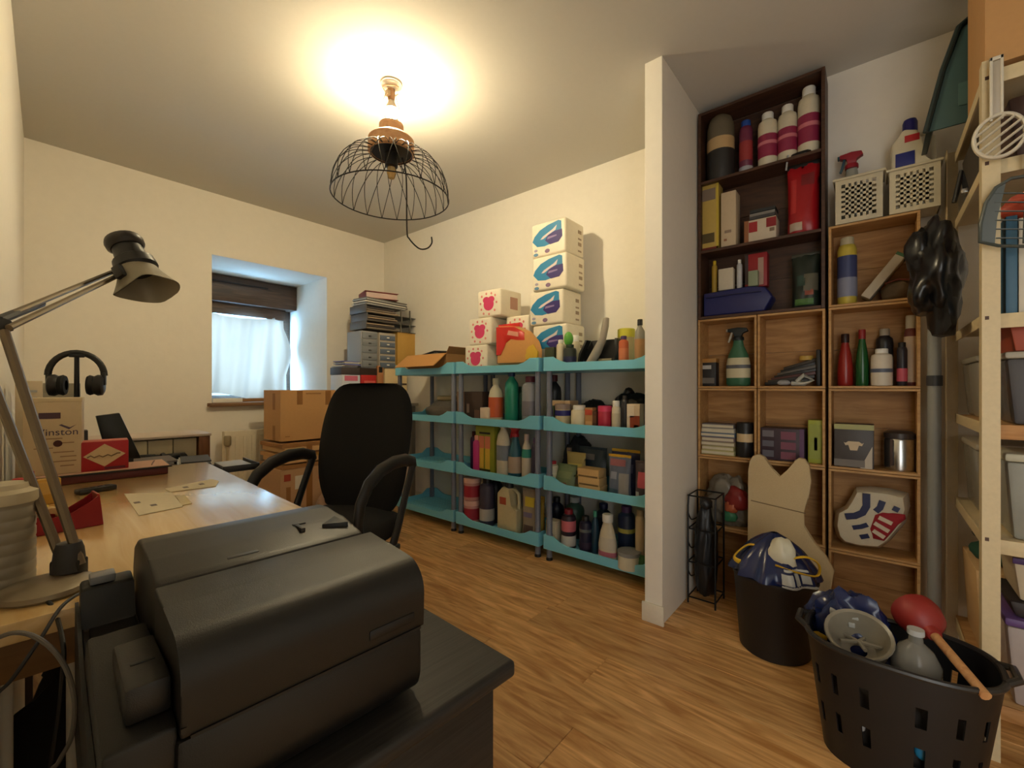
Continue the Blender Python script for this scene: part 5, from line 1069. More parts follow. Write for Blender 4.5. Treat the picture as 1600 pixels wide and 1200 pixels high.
B().blob(0.062, 0.05, 0.024, 17, 0.3, 2.2, 3, crease=0.3).obj('bag_body', mat((20, 18, 18), 0.3), bt, ang=60); B().tube([(-0.055, -0.05, 0.03), (-0.058, -0.055, 0.0), (-0.062, -0.055, -0.04)], 0.004, 6).obj('white_strap', LGREY, bt)
# third compartment
cs = thing('blue_case', 'long dark blue plastic case filling the lowest bookcase shelf', 'case', (2.425, 0.535, B1), WA)
B().prism([(-0.145, 0.0), (0.13, 0.0), (0.165, 0.065), (0.135, 0.115), (0.06, 0.128), (-0.145, 0.118)], -0.058, 0.055, 'y', 0.008, 3).obj('case_body', mat((30, 34, 92), 0.45), cs)
B().tube([(-0.13, -0.062, 0.092), (0.0, -0.062, 0.096), (0.12, -0.062, 0.094)], 0.003, 6).obj('seam', mat((20, 22, 64), 0.5), cs)
zt_ = B1 + 0.1295
NC('red_tin', 'red tin lying on top of the dark blue case', 'tin', 1166, 1200, 398, zt_, 0.06, mat((150, 30, 36), 0.5), X=2.45, prints=[(0.60, 0.85, 0.05, 0.85, mat((170, 140, 126), 0.5)), (0.0, 0.15, 0.1, 1.0, mat((60, 44, 44), 0.5))])
NC('white_block', 'small white block on the blue case', 'box', 1124, 1147, 421, zt_, 0.04, mat((206, 194, 170), 0.5), X=2.415, top=WHITE)
NB('small_yellow_bottle', 'tiny yellow bottle at the left on the blue case', 'bottle', 1112, 1121, 408, zt_, 'squat', mat((186, 150, 50), 0.5), YEL, X=2.44)
NB('small_white_bottle', 'tiny white bottle in the middle on the blue case', 'bottle', 1151, 1160, 406, zt_, 'squat', mat((190, 190, 190), 0.4), WHITE, X=2.43)
NC('mint_box', 'small mint green box before the red tin on the blue case', 'box', 1170, 1185, 424, zt_, 0.03, mat((140, 150, 120), 0.5), X=2.40, top=mat((150, 160, 130), 0.5))
l, w, h = spot(1237, 1282, 398, XI, B1, False); pouch('coffee_bag', 'dark green printed bag at the right of the lowest bookcase shelf', 'bag', l, w, h, 0.10, mat((32, 42, 34), 0.4), [(0.45, 0.95, 0.30, 0.62, mat((96, 92, 76), 0.5)), (0.50, 0.80, 0.22, 0.32, mat((140, 70, 50), 0.5)), (0.15, 0.8, 0.05, 0.16, mat((70, 110, 50), 0.5)), (0.2, 0.5, 0.4, 0.6, mat((40, 66, 56), 0.5))], seed=15, top=mat((50, 52, 44), 0.4))
# crates row 1
c3 = Z3 + 0.0108; c2 = Z2 + 0.0108; c1 = Z1 + 0.0108; c4 = Z4 + 0.0108
NC('ink_box', 'small black box with a gold lid in the left crate', 'box', 1097, 1121, 561, c3, 0.06, mat((40, 38, 38), 0.5), lid=mat((170, 124, 62), 0.5), prints=[(0.15, 0.7, 0.62, 0.76, LGREY), (0.1, 0.9, 0.1, 0.3, mat((110, 104, 96), 0.5))])
l, w, h = spot(1131, 1176, 512, XI, c3); spray('green_spray_bottle', 'green spray bottle with a cream label in the left crate', 'spray bottle', l, min(w, 0.112), h, mat((58, 106, 76), 0.35), mat((26, 34, 36), 0.45), mat((206, 196, 160), 0.5), d=0.07, trig=mat((170, 160, 140), 0.5), lz=(0.14, 0.48), stripe=mat((90, 92, 96), 0.5), sz=(0.30, 0.36))
tp_ = thing('tool_pile', 'pile of black hand tools and straps in the middle crate', 'tools', (2.43, 0.295, c3), WA)
for i in range(7):
    random.seed(60 + i); a = random.uniform(-0.25, 0.35)
    B().box(-0.11 + 0.012 * i, 0.085 + 0.004 * i, -0.045 + 0.008 * i, -0.028 + 0.008 * i, 0, 0.016, 0.003, M=Matrix.Translation((0, 0, 0.012 + 0.012 * i)) @ Matrix.Rotation(-0.10 - 0.035 * i, 4, 'Y')).obj('tool', [BLACK, mat((50, 46, 44), 0.5), mat((80, 40, 36), 0.5), BLACK, mat((90, 84, 78), 0.5), BLACK, mat((60, 50, 40), 0.6)][i], tp_)
B().box(0.092, 0.108, -0.03, 0.02, 0.0, 0.165, 0.003).obj('upright_bar', BLACK, tp_)
B().tube([(0.02, -0.055, 0.02), (0.05, -0.058, 0.05), (0.08, -0.055, 0.025), (0.05, -0.056, 0.010), (0.0, -0.056, 0.012)], 0.010, 8).obj('white_clamp', mat((170, 170, 160), 0.5), tp_)
B().lathe([(0, 0), (0.028, 0), (0.028, 0.02), (0, 0.02)], 16, (0.05, 0.02, 0.12)).obj('yellow_spool', mat((190, 154, 70), 0.5), tp_)
B().blob(0.028, 0.018, 0.014, 44, 0.2, 2, 2, c=(-0.03, -0.055, 0.004)).obj('silver_knob', mat((150, 150, 150), 0.4), tp_)
NB('red_bottle', 'red squeeze bottle with a dark nozzle cap in the crate', 'bottle', 1308, 1333, 522, c3, 'cone', mat((150, 36, 30), 0.3), mat((40, 16, 14), 0.4))
NB('green_syrup_bottle', 'green bottle with a red cap beside the red squeeze bottle', 'bottle', 1336, 1358, 515, c3, 'cone', mat((28, 84, 40), 0.25), mat((140, 30, 32), 0.4))
NB('white_flask', 'matt white flask with dark specks in front in the crate', 'flask', 1360, 1395, 545, c3, 'squat', mat((216, 204, 184), 0.5), WHITE, X=2.405, stripe=mat((90, 96, 112), 0.5), sz=(0.36, 0.46))
NB('black_thermos', 'black thermos with a silver cap behind the white flask', 'thermos', 1368, 1396, 514, c3, 'squat', mat((34, 34, 38), 0.35), mat((170, 160, 144), 0.35), X=2.478)
NB('black_pink_can', 'black and pink spray can at the right of the crate', 'can', 1401, 1418, 535, c3, 'can', mat((40, 36, 44), 0.4), BLACK, X=2.41, lab=mat((190, 80, 96), 0.5), lz=(0.1, 0.4))
NB('tall_white_can', 'tall can with a white cap and red ruled label in the crate', 'can', 1412, 1434, 493, c3, 'tottle', mat((120, 60, 56), 0.4), mat((206, 200, 180), 0.4), X=2.455, lab=mat((214, 190, 160), 0.5), lz=(0.05, 0.7))
# crates row 2
for i, (c, wd) in enumerate((((186, 178, 124), 0.155), ((170, 160, 110), 0.15), ((150, 136, 110), 0.158), ((140, 120, 116), 0.152), ((84, 104, 126), 0.16), ((190, 180, 160), 0.155), ((120, 112, 110), 0.15))):
    carton('notebook', ['bottom yellowish', 'second olive', 'third tan', 'mauve', 'blue', 'white', 'topmost spiral'][i] + ' notebook of the stack in the crate', 'notebook', (2.435, 0.615, c2 + i * 0.0225), wd, 0.021, 0.115, mat(c, 0.6), [(0.01, 0.99, 0.2, 0.8, mat((206, 196, 170), 0.8))], group='stacked notebooks', top=mat(c, 0.6))
NB('black_cream_cup', 'black lidded cup with a cream band beside the notebooks', 'cup', 1151, 1177, 660, c2, 'jar', mat((24, 24, 26), 0.4), BLACK, X=2.405, lab=mat((206, 180, 136), 0.5), lz=(0.44, 0.68))
l, w, h = spot(1191, 1258, 668, XI, c2, False)
carton('purple_box', 'dark purple box printed with rows of small pots', 'box', l, w, h, 0.12, mat((62, 46, 56), 0.5), [(0.05, 0.32, 0.72, 0.92, mat((110, 104, 110), 0.5)), (0.05, 0.32, 0.42, 0.60, mat((96, 94, 104), 0.5)), (0.05, 0.32, 0.10, 0.30, mat((96, 94, 104), 0.5)), (0.48, 0.82, 0.66, 0.90, mat((124, 70, 88), 0.5)), (0.48, 0.82, 0.36, 0.58, mat((124, 70, 88), 0.5)), (0.48, 0.82, 0.06, 0.28, mat((124, 70, 88), 0.5)), (0.90, 1.0, 0.0, 1.0, mat((96, 66, 100), 0.5))])
NC('lime_carton', 'lime green carton standing right of the purple box', 'carton', 1264, 1288, 656, c2, 0.08, mat((158, 164, 60), 0.5), prints=[(0.1, 0.9, 0.1, 0.9, mat((150, 158, 66), 0.5)), (0.4, 0.6, 0.3, 0.6, mat((190, 196, 120), 0.5))])
l, w, h = spot(1304, 1365, 662, 2.425, c2, False)
bx = carton('bull_box', 'dark grey box with a white bull head picture in the crate', 'box', l, w, h, 0.11, mat((74, 68, 66), 0.5), [(0.0, 1.0, 0.88, 1.0, mat((170, 168, 110), 0.5)), (0.0, 0.78, 0.02, 0.18, mat((116, 108, 100), 0.5))])
B().prism([(-0.034, 0.108), (-0.028, 0.104), (-0.018, 0.112), (0.018, 0.112), (0.028, 0.104), (0.034, 0.108), (0.028, 0.094), (0.018, 0.096), (0.012, 0.074), (-0.012, 0.074), (-0.018, 0.096), (-0.028, 0.094)], -0.0565, -0.054, 'y').obj('bull_print', mat((206, 184, 150), 0.5), bx)
B().prism([(0.022, 0.0), (0.062, 0.0), (0.062, 0.095)], -0.0562, -0.054, 'y').obj('corner_print', mat((190, 178, 160), 0.5), bx)
l, w, h = spot(1380, 1430, 672, XI, c2)
sv = thing('silver_canister', 'shiny silver canister with a strap in the right-hand crate', 'canister', l, WA)
w = min(w, 0.122)
B().lathe([(0, 0), (0.48 * w, 0), (0.5 * w, 0.02), (0.5 * w, 0.75 * h), (0.46 * w, 0.80 * h), (0, 0.80 * h)], 28).obj('body', SILVER, sv)
B().lathe([(0, 0.80 * h), (0.50 * w, 0.80 * h), (0.50 * w, 0.93 * h), (0.4 * w, 0.98 * h), (0, h)], 28).obj('lid', mat((60, 50, 46), 0.4), sv)
B().box(-0.030, -0.022, -0.5 * w - 0.003, -0.3 * w, 0.02, 0.78 * h, 0.001).obj('strap', BROWN, sv)
# right top crate and baskets
NB('yellow_spray_can', 'yellow and blue spray can in the crate under the baskets', 'can', 1308, 1339, 372, c4, 'can', mat((196, 176, 70), 0.4), mat((190, 180, 150), 0.4), lab=mat((56, 66, 110), 0.5), lz=(0.38, 0.72), stripe=mat((130, 134, 156), 0.5), sz=(0.12, 0.40))
sl = thing('white_slab', 'long white carton leaning diagonally in the crate under the baskets', 'carton', (2.435, -0.005, c4), WA)
B().box(-0.017, 0.017, -0.05, 0.05, 0, 0.20, 0.002, M=Matrix.Translation((-0.035, 0, 0.022)) @ Matrix.Rotation(0.62, 4, 'Y')).obj('body', mat((190, 178, 156), 0.6), sl)
B().box(-0.0175, 0.0175, -0.051, 0.051, 0.19, 0.202, 0.001, M=Matrix.Translation((-0.035, 0, 0.022)) @ Matrix.Rotation(0.62, 4, 'Y')).obj('end_flap', mat((60, 100, 60), 0.6), sl)
bb = thing('brown_bag', 'crumpled brown bag below the leaning white carton', 'bag', (2.435, -0.075, c4), WA)
B().blob(0.05, 0.05, 0.045, 51, 0.3, 2.2, 3, crease=0.25).obj('bag_body', mat((96, 78, 56), 0.7), bb, ang=60); B().tube([(-0.04, -0.02, 0.075), (0.0, -0.03, 0.085), (0.04, -0.02, 0.08)], 0.003, 6).obj('red_cord', mat((140, 70, 56), 0.6), bb)
WB = mat((206, 194, 164), 0.45)
def basket(label, x0, x1, yt, X, z, d=0.125):
    l, w, h = spot(x0, x1, yt, X, z, False); t = thing('white_basket', label, 'basket', l, WA, 'white perforated baskets')
    def wall(nm, L, H, ori, taper):
        # frame plus a lattice of bars that leaves square holes
        b = B(); nx, nz = 6, 7; mL, mH0, mH1 = L * 0.13, H * 0.10, H * 0.12; th = 0.003
        def bx(a0, a1, z0_, z1_):
            if ori[0] == 'y': b.box(a0, a1, ori[1] - th / 2, ori[1] + th / 2, z0_, z1_)
            else: b.box(ori[1] - th / 2, ori[1] + th / 2, a0, a1, z0_, z1_)
        bx(-L / 2, -L / 2 + mL, 0, H); bx(L / 2 - mL, L / 2, 0, H); bx(-L / 2 + mL, L / 2 - mL, 0, mH0); bx(-L / 2 + mL, L / 2 - mL, H - mH1, H)
        gx = (L - 2 * mL) / nx; gz = (H - mH0 - mH1) / nz
        for i in range(1, nx): bx(-L / 2 + mL + i * gx - gx * 0.28, -L / 2 + mL + i * gx + gx * 0.28, mH0, H - mH1)
        for j in range(1, nz): bx(-L / 2 + mL, L / 2 - mL, mH0 + j * gz - gz * 0.26, mH0 + j * gz + gz * 0.26)
        b.obj(nm, WB, t, smooth=False)
    wall('perforated_wall', w, h, ('y', -d / 2), 0); wall('perforated_wall', w, h, ('y', d / 2), 0)
    wall('perforated_wall', d, h, ('x', -w / 2 + 0.0015), 0); wall('perforated_wall', d, h, ('x', w / 2 - 0.0015), 0)
    B().box(-w / 2, w / 2, -d / 2, d / 2, 0, 0.003).obj('basket_floor', WB, t)
    b = B(); k = 0.006
    b.tube([(-w / 2 - k, -d / 2 - k, h), (w / 2 + k, -d / 2 - k, h), (w / 2 + k, d / 2 + k, h), (-w / 2 - k, d / 2 + k, h)], 0.0055, 8, True); b.obj('rim', WB, t)
    return l, w, h
zbk = Z5 + 0.0005
lA, wA, hA = basket('white perforated basket nearer the bookcase with the red trigger spray', 1306, 1378, 283, 2.425, zbk)
lB, wB, hB = basket('white perforated basket holding the blue-capped jug', 1388, 1466, 268, 2.425, zbk)
l, w, h = spot(1305, 1350, 240, 2.44, zbk + 0.0035)
spray('red_head_sprayer', 'clear spray bottle with a red trigger in the white basket', 'spray bottle', lA + Vector((0.012, 0.025, 0.0035)), 0.10, h, mat((150, 150, 140), 0.3), mat((150, 26, 44), 0.45), trig=mat((36, 70, 84), 0.5), d=0.05, face=-1)
l, w, h = spot(1392, 1462, 188, 2.44, zbk + 0.0035, False)
jug('blue_cap_jug', 'white cleaner jug with a blue cap and red logo in the basket', 'jug', lB + Vector((0.006, 0.0, 0.0035)), 0.140, h, 0.085, mat((214, 204, 178), 0.4), mat((34, 34, 110), 0.4), RED, lbox=(-0.20, 0.12, 0.73, 0.80), lab2=mat((36, 44, 120), 0.5), l2box=(-0.40, 0.02, 0.48, 0.63))
# striped canvas bag in the lower right crate
sb = thing('striped_bag', 'white canvas bag with navy and red stripes stuffed in the crate', 'bag', (2.432, 0.004, c1), WA)
ol = [(-0.125, 0.03), (-0.105, 0.008), (-0.05, 0.003), (0.02, 0.012), (0.055, 0.05), (0.105, 0.14), (0.118, 0.21), (0.112, 0.262), (0.06, 0.272), (-0.01, 0.272), (-0.058, 0.262), (-0.072, 0.225), (-0.095, 0.175), (-0.13, 0.145), (-0.137, 0.08)]
pillow('bag_body', ol, 0, 0.055, mat((206, 194, 168), 0.85, bump=0.2, scale=200), sb)
def strap2(nm, pts, y, m, wd, parent):
    b = B(); V = [Vector((p[0], p[1])) for p in pts]
    L, R = [], []
    for i, p in enumerate(V):
        d = (V[min(i + 1, len(V) - 1)] - V[max(i - 1, 0)]).normalized(); n_ = Vector((-d.y, d.x)) * wd
        L.append(p + n_); R.append(p - n_)
    poly = [(q.x, q.y) for q in L] + [(q.x, q.y) for q in R[::-1]]
    b.prism(poly, y - 0.0015, y + 0.006, 'y'); return b.obj(nm, m, parent)
yF = -0.056
strap2('navy_stripe', [(-0.022, 0.248), (-0.022, 0.195), (-0.035, 0.165), (-0.060, 0.147), (-0.092, 0.138)], yF, NAVY, 0.013, sb)
strap2('navy_stripe', [(0.030, 0.225), (0.022, 0.196), (0.008, 0.178)], yF, NAVY, 0.011, sb)
strap2('navy_stripe', [(0.076, 0.208), (0.068, 0.19)], yF, NAVY, 0.010, sb)
strap2('navy_stripe', [(-0.068, 0.095), (-0.040, 0.105), (-0.018, 0.118)], yF, NAVY, 0.009, sb)
strap2('navy_stripe', [(-0.042, 0.060), (-0.014, 0.072)], yF, NAVY, 0.009, sb)
rc = [(0.005, 0.165), (0.03, 0.18), (0.10, 0.182), (0.103, 0.165), (0.078, 0.135), (0.062, 0.105), (0.035, 0.06), (0.0, 0.062), (-0.012, 0.10)]
pillow('red_cloth', rc, -0.052, 0.014, mat((150, 24, 36), 0.8), sb)
for (a, b_, c, e) in ((0.018, 0.158, 0.060, 0.140), (0.004, 0.132, 0.050, 0.106), (0.0, 0.100, 0.036, 0.078)):
    strap2('white_stripe', [(a, b_), (c, e)], -0.067, mat((206, 190, 168), 0.85), 0.008, sb)
# clutter in the lower left crate
cl = thing('plastic_clutter', 'heap of clear and coloured plastic packaging in the lower left crate', 'packaging', (2.43, 0.575, c1), WA)
B().blob(0.10, 0.055, 0.13, 61, 0.3, 2.4, 4, crease=0.3).obj('clear_wrap', mat((120, 112, 98), 0.25), cl, ang=60)
B().blob(0.05, 0.03, 0.06, 62, 0.3, 2.4, 3, c=(0.05, -0.05, 0.09), crease=0.2).obj('red_wrap', mat((130, 36, 32), 0.4), cl, ang=60)
B().blob(0.032, 0.02, 0.03, 63, 0.3, 2.4, 3, c=(0.02, -0.06, 0.03), crease=0.2).obj('green_wrap', mat((60, 120, 84), 0.4), cl, ang=60)
B().blob(0.03, 0.02, 0.03, 64, 0.3, 2.4, 3, c=(0.025, -0.062, 0.075), crease=0.2).obj('orange_wrap', mat((176, 90, 56), 0.4), cl, ang=60)
# ================================================================== ON THE NICHE FLOOR
# wire rack holding a dark bag
wr = thing('wire_rack', 'black wire rack standing in the corner beside the partition', 'wire rack', (2.255, 0.635, 0), WA)
RX, RY, RH = 0.062, 0.075, 0.52
BW = mat((16, 15, 15), 0.45, 0.3)
for sx in (-1, 1):
    for sy in (-1, 1): B().tube([(sx * RX, sy * RY, 0), (sx * RX, sy * RY, RH * 0.9), (sx * RX, sy * RY * 0.9, RH)], 0.0045, 8).obj('upright_wire', BW, wr)
for z in (0.03, 0.20, 0.36, RH): B().tube([(-RX, -RY, z), (RX, -RY, z), (RX, RY, z), (-RX, RY, z)], 0.0038, 8, True).obj('ring_wire', BW, wr)
for z in (0.10, 0.24, 0.38): B().tube(cord([(-RX, -RY, z + 0.06), (-RX - 0.002, -0.02, z + 0.01), (-RX, RY, z)], 6), 0.003, 6).obj('brace_wire', BW, wr)
db = thing('dark_refuse_bag', 'dark plastic bag stuffed inside the black wire rack', 'bag', (2.255, 0.635, 0.036), WA)
B().blob(0.050, 0.060, 0.235, 71, 0.16, 2.2, 4, crease=0.12).obj('bag_body', mat((20, 19, 20), 0.4), db, ang=60); B().blob(0.03, 0.03, 0.035, 72, 0.3, 2.4, 2, c=(0.0, 0.0, 0.41), crease=0.2).obj('knot', mat((24, 22, 22), 0.4), db)
# cat-shaped scratching board leaning on the crates
XCB = 2.305
pts = [(1170, 735), (1172, 720), (1177, 712), (1186, 709), (1196, 714), (1207, 734), (1219, 746), (1232, 735), (1241, 720), (1249, 715), (1258, 717), (1265, 727), (1268, 752), (1264, 778), (1254, 802), (1255, 822), (1272, 846), (1292, 870), (1304, 892), (1300, 912), (1290, 985), (1172, 985), (1169, 860), (1170, 790)]
q = [onX(a, b_, XCB) for a, b_ in pts]; c0 = Vector((XCB, sum(p.y for p in q) / len(q), min(p.z for p in q)))
cb = thing('cat_board', 'beige cat-shaped scratching board leaning against the pine crates', 'scratching board', (c0.x, c0.y, 0.002), WA)
outline = [(-(p.y - c0.y), p.z - c0.z) for p in q]
B().prism(outline, -0.014, 0.014, 'y', 0.004, 2).obj('board', mat((204, 180, 138), 0.95, var=0.12, bump=0.4, scale=300), cb)
zz = onX(1200, 788, XCB).z - c0.z
B().tube([(outline[0][0] + 0.012, -0.0145, zz + 0.01), (-0.0, -0.0148, zz - 0.005), (outline[12][0] - 0.02, -0.0145, zz - 0.012)], 0.0022, 6).obj('seam', mat((130, 106, 74), 0.9), cb)
cb.location.z = c0.z
B().box(outline[21][0] + 0.01, outline[20][0] - 0.01, -0.013, 0.013, -c0.z, 0.001).obj('lower_board', mat((204, 180, 138), 0.95, var=0.12, bump=0.4, scale=300), cb)
# round black bin with a blue bag
bp = onZ(1210, 1012, 0); bn = thing('black_bin', 'round black plastic bin in front of the cat-shaped board', 'bin', (bp.x, bp.y, 0), WA)
B().lathe([(0, 0), (0.118, 0), (0.124, 0.006), (0.146, 0.285), (0.150, 0.292), (0.150, 0.305), (0.143, 0.305), (0.138, 0.285), (0.118, 0.012), (0, 0.012)], 36).obj('tub', mat((24, 23, 23), 0.5, bump=0.1, scale=500), bn)
bb = thing('blue_refuse_sack', 'navy refuse sack with yellow ties and white print bulging from the bin', 'refuse sack', (bp.x, bp.y, 0.0125), WA)
BLU = mat((26, 36, 76), 0.22, var=0.2); PRW = mat((176, 176, 170), 0.35)
b = B()
def sack(a, t):
    an = 2 * PI * a
    zz_ = 0.02 + t * 0.43
    r = (0.112 + 0.03 * min(1, zz_ / 0.28)) if zz_ < 0.29 else 0.155 * max(0.02, (1 - ((zz_ - 0.29) / 0.165) ** 1.5)) ** 0.8
    w_ = 1 + (0.10 if zz_ > 0.27 else 0.02) * noise.noise(Vector((math.cos(an) * 2.5, math.sin(an) * 2.5, zz_ * 14))) + (0.06 if zz_ > 0.27 else 0) * math.sin(an * 11 + 3 * zz_)
    r = min(r * w_, 0.128 if zz_ < 0.29 else 1)
    return (r * math.cos(an), r * math.sin(an), zz_)
b.grid(sack, 48, 26, True); b.obj('sack_body', BLU, bb, ang=60)
def spatch(a0, a1, t0, t1, m, nm, k=1.03):
    q_ = B(); q_.grid(lambda a, t: tuple(v * (k if i < 2 else 1) for i, v in enumerate(sack(a0 + (a1 - a0) * a, t0 + (t1 - t0) * t))), 10, 8); q_.grid(lambda a, t: tuple(v * (1.0 if i < 2 else 1) for i, v in enumerate(sack(a0 + (a1 - a0) * a, t0 + (t1 - t0) * t))), 10, 8)
    q_.obj(nm, m, bb, ang=60)
for (a0, a1, t0, t1) in ((0.80, 0.84, 0.66, 0.74), (0.85, 0.87, 0.66, 0.75), (0.88, 0.91, 0.67, 0.74), (0.80, 0.93, 0.635, 0.65), (0.81, 0.91, 0.76, 0.775)): spatch(a0, a1, t0, t1, PRW, 'white_print')
B().blob(0.045, 0.03, 0.07, 75, 0.25, 2.2, 3, c=(0.035, -0.075, 0.33), crease=0.2).obj('white_liner', mat((206, 200, 176), 0.4), bb, ang=60)
YT_ = mat((216, 172, 34), 0.4)
B().tube(cord([(0.06, -0.085, 0.385), (0.115, -0.07, 0.40), (0.150, -0.05, 0.375), (0.145, -0.06, 0.335), (0.09, -0.10, 0.345), (0.02, -0.115, 0.36)], 6), 0.010, 8, flat=0.35).obj('yellow_tie', YT_, bb)
B().tube(cord([(-0.03, -0.06, 0.40), (-0.085, -0.05, 0.395), (-0.130, -0.075, 0.345), (-0.10, -0.095, 0.335), (-0.07, -0.10, 0.355)], 6), 0.010, 8, flat=0.35).obj('yellow_tie', YT_, bb)
# laundry basket
lb = thing('laundry_basket', 'oval black laundry basket with pierced sides at the foot of the metal rack', 'basket', (1.625, -0.045, 0), WA)
def bask(off):
    def fn(a, t):
        an = 2 * PI * a; c, s = math.cos(an), math.sin(an); k = 0.80 + 0.20 * t
        return ((0.205 - off) * k * math.copysign(abs(c) ** 0.75, c), (0.150 - off) * k * math.copysign(abs(s) ** 0.75, s), 0.004 + 0.322 * t)
    return fn
b = B(); NU, NV = 64, 13
f0, f1 = bask(0), bask(0.004)
def shell(fn):
    return [[b.bm.verts.new(fn(i / NU, j / (NV - 1))) for j in range(NV)] for i in range(NU)]
gA, gB = shell(f0), shell(f1)
hole = lambda i, j: (i % 4 == 1 and j in (3, 4, 7, 8))
for i in range(NU):
    k_ = (i + 1) % NU
    for j in range(NV - 1):
        if hole(i, j): continue
        b.bm.faces.new((gA[i][j], gA[k_][j], gA[k_][j + 1], gA[i][j + 1])); b.bm.faces.new((gB[i][j], gB[i][j + 1], gB[k_][j + 1], gB[k_][j]))
        for (di, dj, e) in ((-1, 0, (i, j, i, j + 1)), (1, 0, (k_, j, k_, j + 1)), (0, -1, (i, j, k_, j)), (0, 1, (i, j + 1, k_, j + 1))):
            if 0 <= j + dj < NV - 1 and hole((i + di) % NU, j + dj): b.bm.faces.new((gA[e[0]][e[1]], gA[e[2]][e[3]], gB[e[2]][e[3]], gB[e[0]][e[1]]))
b.obj('pierced_wall', mat((22, 21, 22), 0.45), lb, ang=50)
b = B(); b.prism([(f0(i / 40, 0)[0], f0(i / 40, 0)[1]) for i in range(40)], 0, 0.006, 'z'); b.obj('basket_floor', mat((22, 21, 22), 0.45), lb)
B().tube([tuple(Vector(f0(i / 64, 1)) * 1.0) for i in range(64)], 0.008, 8, True).obj('rim', mat((40, 37, 35), 0.35), lb)
for s in (-1, 1): B().tube([(s * 0.20, -0.05, 0.327), (s * 0.225, -0.03, 0.335), (s * 0.225, 0.03, 0.335), (s * 0.20, 0.05, 0.327)], 0.009, 8).obj('handle', mat((40, 37, 35), 0.35), lb)
# what is in it
def inb(name, label, cat, px, py, d): return thing(name, label, cat, atD(px, py, d), WA)
t = thing('navy_sack', 'navy refuse sack with white lettering stuffed in the laundry basket', 'refuse sack', (1.705, 0.06, 0.19), WA)
B().blob(0.100, 0.062, 0.118, 81, 0.28, 2.3, 4, crease=0.3).obj('sack_body', BLU, t, ang=60)
for i, (x, z) in enumerate(((-0.045, 0.165), (-0.02, 0.172), (0.008, 0.165), (-0.03, 0.145), (0.0, 0.14))): B().box(x, x + 0.016, -0.062, -0.045, z, z + 0.014, 0.002).obj('white_print', PRW, t)
B().blob(0.02, 0.012, 0.012, 82, 0.2, 2, 2, c=(-0.07, -0.055, 0.075)).obj('yellow_tie', YT_, t)
t = thing('grey_strainer', 'translucent grey bowl with slots on top of the laundry basket heap', 'bowl', (1.615, 0.035, 0.278), WA)
CP = mat((132, 124, 108), 0.3)
B().lathe([(0.02, 0.0), (0.045, 0.004), (0.066, 0.03), (0.076, 0.075), (0.080, 0.078), (0.078, 0.082), (0.070, 0.078), (0.060, 0.034), (0.040, 0.009), (0.02, 0.006)], 28, M=Matrix.Rotation(0.5, 4, 'X')).obj('bowl_shell', CP, t)
for k_ in range(5): B().tube([(0.052 * math.cos(2 * PI * k_ / 5), 0.052 * math.sin(2 * PI * k_ / 5) * 0.88, 0.03), (0, 0, 0.03)], 0.005, 6).obj('spoke', CP, t)
t = thing('clear_dome', 'clear plastic bottle lying beside the grey bowl in the basket', 'bottle', (1.585, -0.085, 0.250), WA)
B().lathe([(0, 0), (0.046, 0), (0.052, 0.012), (0.052, 0.065), (0.036, 0.098), (0.016, 0.116), (0.014, 0.135), (0, 0.135)], 24).obj('body', clear((176, 172, 162), 0.62, 0.10, 'grey_clear_plastic'), t); B().lathe([(0, 0.1355), (0.018, 0.1355), (0.018, 0.15), (0, 0.15)], 14).obj('cap', LGREY, t)
pl = thing('plunger', 'red rubber plunger with a wooden stick lying across the laundry basket', 'plunger', (1.70, -0.105, 0.335), WA)
Rm = Matrix.Rotation(math.radians(118), 4, 'X') @ Matrix.Rotation(math.radians(32), 4, 'Y')
dirv = (Vector((1.485, -0.205, 0.315)) - Vector((1.70, -0.105, 0.375))).normalized()
loc_dir = Vector((-dirv.y, dirv.x, dirv.z))
Rm = loc_dir.to_track_quat('Z', 'Y').to_matrix().to_4x4(); Rm = Matrix.Translation((0, 0, 0.045)) @ Rm
B().lathe([(0.050, -0.045), (0.056, -0.042), (0.058, -0.02), (0.050, 0.012), (0.030, 0.030), (0.018, 0.036), (0.016, 0.055), (0, 0.055)], 24, M=Rm).obj('rubber_cup', mat((140, 38, 32), 0.5), pl)
B().tube([Rm @ Vector((0, 0, 0.04)), Rm @ Vector((0, 0, 0.235))], 0.0115, 10).obj('stick', wood((170, 116, 70), (200, 150, 98), 0.5, 'Z', 8, 6), pl)
t = thing('basket_heap', 'dark heap of odds and ends filling the bottom of the laundry basket', 'heap', (1.63, -0.045, 0.0065), WA)
B().blob(0.155, 0.105, 0.125, 83, 0.12, 2.4, 4, crease=0.1).obj('heap', mat((52, 46, 42), 0.7), t, ang=60)
for i, (x, z, m) in enumerate(((-0.08, 0.10, LGREY), (-0.03, 0.14, CARDL), (0.05, 0.09, CYAN), (0.10, 0.06, LGREY), (0.02, 0.15, DGREY))): B().blob(0.018, 0.012, 0.022, 84 + i, 0.1, 2, 2, c=(x, -0.105, z)).obj('scrap', m, t)
# grey pole
po = thing('grey_pole', 'grey metal pole between the pine crates and the metal rack', 'pole', (2.335, -0.178, 0), 0)
B().lathe([(0, 0), (0.026, 0), (0.026, 0.02), (0.020, 0.025), (0.020, 1.42), (0, 1.42)], 18).obj('tube', mat((138, 138, 134), 0.5), po)
B().lathe([(0.0205, 1.05), (0.0235, 1.05), (0.0235, 1.09), (0.0205, 1.09)], 18).obj('collar', DGREY, po)

